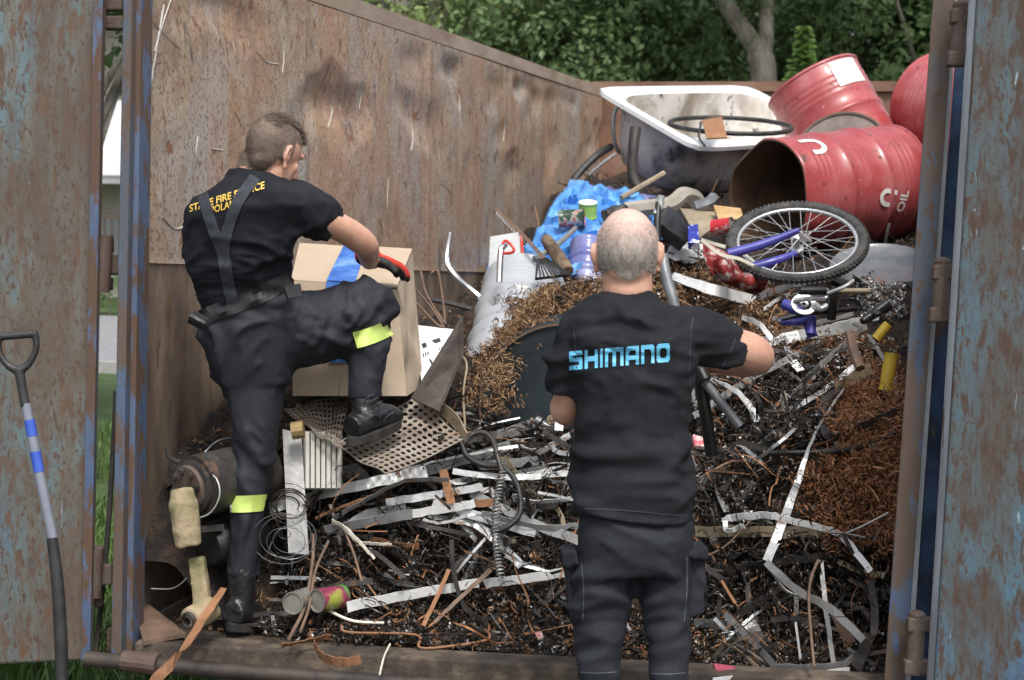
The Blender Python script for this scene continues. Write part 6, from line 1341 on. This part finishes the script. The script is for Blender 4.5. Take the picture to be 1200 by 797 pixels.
# assorted
freewire([(528, 272, 6.6), (525, 290, 6.6), (524, 308, 6.58), (534, 324, 6.55), (550, 338, 6.5), (562, 348, 6.48)], .012, M_chrome, 'bent chrome pipe rising against the rusty wall', 'chrome_pipe', 'pipe')
freewire([(592, 287, 6.55), (587, 295, 6.52), (585, 331, 6.5)], .013, M_chrome, 'short upright chrome pipe with a hooked top in the low blue bag', 'chrome_pipe', 'pipe')
PN = thing('clear_panel', 'translucent grey plastic panel with a red edge leaning on the rusty wall', 'panel', P(592, 320, 7.2))
bevel(mk('sheet', slab([P(574, 277, 7.3), P(610, 271, 7.3), P(613, 312, 7.1), P(572, 318, 7.1)], .012), mat('plastic_grey', [(.4, (.40, .42, .42)), (.6, (.5, .52, .52))], scale=5, rough=.3), PN), .004)
mk('red_edge', slab([P(609, 271, 7.28), P(612, 271, 7.28), P(615, 312, 7.08), P(612, 312, 7.08)], .014), M_glr, PN)
mk('red_handle', tube(smoothpath([P(589, 286, 6.5), P(593, 282, 6.5), P(602, 291, 6.48), P(600, 296, 6.48), P(590, 297, 6.5), P(596, 297, 6.5)], 3), .006, 8), mat('handle_red', [(.4, (.6, .04, .03)), (.6, (.7, .06, .05))], rough=.3), None, True, ('small red triangular handle on the hooked chrome pipe', 'handle'))  # triangular red handle, kept as its own object
lg = mk('wooden_log', remesh(tube(smoothpath([P(640, 280, 6.9), P(652, 298, 6.8), P(666, 318, 6.7)], 4), [.026, .029, .030, .027], 14), .005, 2, disp=lambda p, n: .004*noise.noise(p*40)), mat('log_bark', [(.35, (.06, .04, .028)), (.5, (.14, .095, .06)), (.65, (.24, .17, .11))], scale=12, rough=.9, bump=.8, bscale=40), None, True, ('short stick of barked wood standing left of the bald man\'s head', 'log'))
freewire([(626, 303, 6.8), (650, 289, 6.9), (674, 268, 7.2)], .012, M_grey, 'thin grey stick leaning behind the wooden log', 'stick', 'stick')
freewire([(728, 232, 7.9), (752, 218, 8.0), (778, 203, 8.1)], .014, M_tan, 'grey brown rod above the bald man\'s head', 'rod', 'rod')
freewire([(733, 247, 7.7), (755, 244, 7.7), (785, 240, 7.7), (800, 229, 7.75), (812, 231, 7.8), (820, 241, 7.85)], .040, mat('hose_tan', [(.4, (.24, .22, .18)), (.6, (.34, .31, .26))], scale=9, rough=.7), 'thick grey beige hose curving over the small objects behind the head', 'thick_hose', 'hose')
mk('dark_rag', remesh(join(ellipsoid(P(722, 247, 7.6), (.05, .05, .035)), ellipsoid(P(712, 252, 7.55), (.03, .03, .03)), ellipsoid(P(730, 242, 7.6), (.03, .03, .02))), .008, 2, disp=fold(20, (1, 1, 1), .012, 4)), M_dark, None, True, ('small dark crumpled lump just above the bald man\'s head', 'rag'))
bevel(mk('black_box', slab([P(783, 240, 7.5), P(812, 262, 7.5), P(805, 284, 7.3), P(776, 262, 7.3)], .06), M_blk, None, False, ('tilted black plastic tray right of the bald man\'s head', 'tray')), .006)
tm = thing('tan_plate', 'triangular grey tan sheet metal left of the big wheel', 'steel plate', P(820, 270, 7.3)); mk('face', slab([P(797, 244, 7.4), P(837, 248, 7.4), P(842, 262, 7.2), P(818, 280, 7.1)], .006), M_tan, tm); mk('flange', slab([P(797, 244, 7.4), P(818, 280, 7.1), P(815, 283, 7.18), P(794, 247, 7.45)], .004), M_grey, tm)
bevel(mk('cardboard_scrap', slab([P(836, 240, 7.3), P(868, 244, 7.3), P(872, 256, 7.15), P(842, 257, 7.15)], .008), mat('card_orange', [(.4, (.38, .24, .10)), (.6, (.5, .34, .17))], scale=8, rough=.8), None, False, ('orange tan board scrap above the left of the big wheel', 'board')), .002)
bevel(mk('blue_packet', slab([P(806, 264, 7.15), P(818, 262, 7.15), P(820, 284, 7.05), P(806, 284, 7.05)], .04), mat('packet_blue', [(.45, (.02, .03, .25)), (.5, (.03, .05, .35)), (.56, (.7, .7, .75))], scale=16, rough=.35), None, False, ('small navy and white packet left of the big wheel', 'packet')), .004)
freewire([(815, 243, 7.4), (830, 238, 7.4), (836, 232, 7.45)], .028, M_tube, 'short fat grey tube stub left of the red barrel mouth', 'tube_stub', 'tube')
GR = thing('wire_grate', 'dark oven grate leaning above the brown turnings', 'grate', P(635, 325, 6.4))
def gp(s, t): a, b, c, d = P(630, 307, 6.6), P(640, 303, 6.65), P(668, 322, 6.45), P(628, 327, 6.3); return a.lerp(b, s).lerp(d.lerp(c, s), t)
mk('outer_frame', tube([gp(0, 0), gp(1, 0), gp(1, 1), gp(0, 1), gp(0, 0)], .006, 6), M_blk, GR)
for k in range(7): mk('bar', tube([gp((k+1)/8, 0), gp((k+1)/8, 1)], .0035, 6), M_blk, GR)
ltx = thing('toothed_rail', 'long toothed metal rail slanting down right across the rusty wall', 'rail', P(625, 290, 6.7))
mk('bar', ribbon([P(580, 244, 7.0), P(610, 272, 6.85), P(640, 305, 6.7)], .014, .006), M_brown, ltx)
mk('teeth', join(*[slab([P(580+2.5*k, 245+2.5*k, 6.985-.012*k), P(581.2+2.5*k, 246+2.5*k, 6.985-.012*k), P(579.5+2.5*k, 250+2.5*k, 6.985-.012*k), P(578.5+2.5*k, 249+2.5*k, 6.985-.012*k)], .004) for k in range(1, 23)]), M_galv, ltx)
bevel(mk('pink_wrapper', slab([P(812, 508, 4.98), P(832, 514, 4.98), P(838, 524, 4.95), P(814, 522, 4.95)], .02), mat('wrap_pink', [(.42, (.5, .08, .10)), (.5, (.6, .35, .35)), (.6, (.7, .66, .62))], scale=25, rough=.5), None, False, ('crumpled pink and white wrapper beside the T-shirt, right side', 'wrapper')), .004)
bevel(mk('red_wrapper', slab([P(626, 741, 4.72), P(634, 739, 4.72), P(637, 746, 4.70), P(630, 748, 4.70)], .012), mat('wrap_red', [(.42, (.5, .05, .04)), (.56, (.7, .6, .5))], scale=30, rough=.5), None, False, ('tiny red wrapper on the sill left of the cargo trousers', 'wrapper')), .003)
bevel(mk('pink_cloth', slab([P(836, 776, 4.62), P(862, 780, 4.62), P(866, 792, 4.58), P(840, 788, 4.58)], .02), mat('cloth_pink', [(.42, (.22, .03, .06)), (.6, (.35, .07, .10))], scale=30, rough=.7), None, False, ('dull pink scrap of cloth near the right trouser leg', 'cloth')), .005)
VC = thing('vent_cabinet', 'dark louvred cabinet deep in the hollow right of the cargo trousers', 'cabinet', P(870, 740, 5.0))
mk('panel', slab([P(825, 655, 5.16), P(915, 650, 5.16), P(918, 742, 5.06), P(828, 745, 5.06)], .04), M_blk, VC)
for k in range(8): mk('louvre', slab([P(836, 668+8.5*k, 5.135-.008*k), P(868, 667+8.5*k, 5.135-.008*k), P(868, 670+8.5*k, 5.12-.008*k), P(836, 671+8.5*k, 5.12-.008*k)], .01), M_blk, VC)
for k in range(3): mk('rib', slab([P(880+11*k, 660, 5.135), P(886+11*k, 660, 5.135), P(887+11*k, 738, 5.04), P(881+11*k, 738, 5.04)], .01), M_blk, VC)
# rusty round bar in turnings, brown tube
freewire([(996, 390, 5.65), (1000, 410, 5.6), (1008, 432, 5.55)], .018, M_brown, 'short thick rusty tube standing in the turnings', 'rusty_tube', 'tube')
# shovel
SH = thing('shovel', 'long-handled shovel with black D-grip and blue bands standing against the left door', 'shovel', (P(76, 1020, 4.5).x, P(76, 1020, 4.5).y, 0))
M_grip = mat('grip_black', [(.4, (.018, .018, .019)), (.6, (.03, .03, .031))], scale=20, rough=.5, bump=.1)
M_sg = mat('shaft_grey', [(.4, (.17, .19, .23)), (.6, (.21, .23, .28))], scale=10, rough=.4); M_sb = mat('band_blue', [(.4, (.03, .08, .42)), (.6, (.05, .11, .5))], scale=10, rough=.35)
ds = 4.42
def S_(nm, pts, r, m, n=14): return mk(nm, tube(smoothpath([P(*q) for q in pts], 5), r, n), m, SH, True)
dg = remesh(join(tube([P(-4, 395, ds), P(44, 391, ds)], [.011, .011], 14), tube(smoothpath([P(-2, 396, ds), P(-1, 412, ds), P(8, 427, ds), P(20, 434, ds)], 5), [.010, .009, .010, .013], 12), tube(smoothpath([P(42, 393, ds), P(42, 410, ds), P(34, 426, ds), P(24, 434, ds)], 5), [.010, .009, .010, .013], 12), tube([P(22, 431, ds), P(26, 455, ds), P(30, 477, ds)], [.014, .013, .014], 14)), .0035, 3)
mk('handle_grip', dg, M_grip, SH, True)
S_('shaft', [(30, 473, ds), (45, 550, ds), (62, 632, ds)], .0135, M_sg); S_('blue_band', [(34.3, 492, ds), (37.8, 511, ds)], .0145, M_sb); S_('blue_band', [(41.2, 529, ds), (45.8, 553, ds)], .0145, M_sb)
S_('socket', [(61, 630, ds), (67, 680, ds), (71, 740, ds), (73, 800, ds), (76, 870, ds-.02)], [.015, .017, .018, .0175, .019], M_grip)
bl = []
for j in range(9):
    for i in range(9):
        s = i/8*2-1; t = j/8; w = .11*(1-.55*max(0, t-.55)**1.2*2); bl.append(P(76+w*s*F/ds, 868+t*150, ds-.02-.03*(1-s*s)*(1-t)+.02))
so = mk('blade', (bl, [(j*9+i, j*9+i+1, (j+1)*9+i+1, (j+1)*9+i) for j in range(8) for i in range(8)]), M_dark, SH, True); sm = so.modifiers.new('thickness', 'SOLIDIFY'); sm.thickness = .003
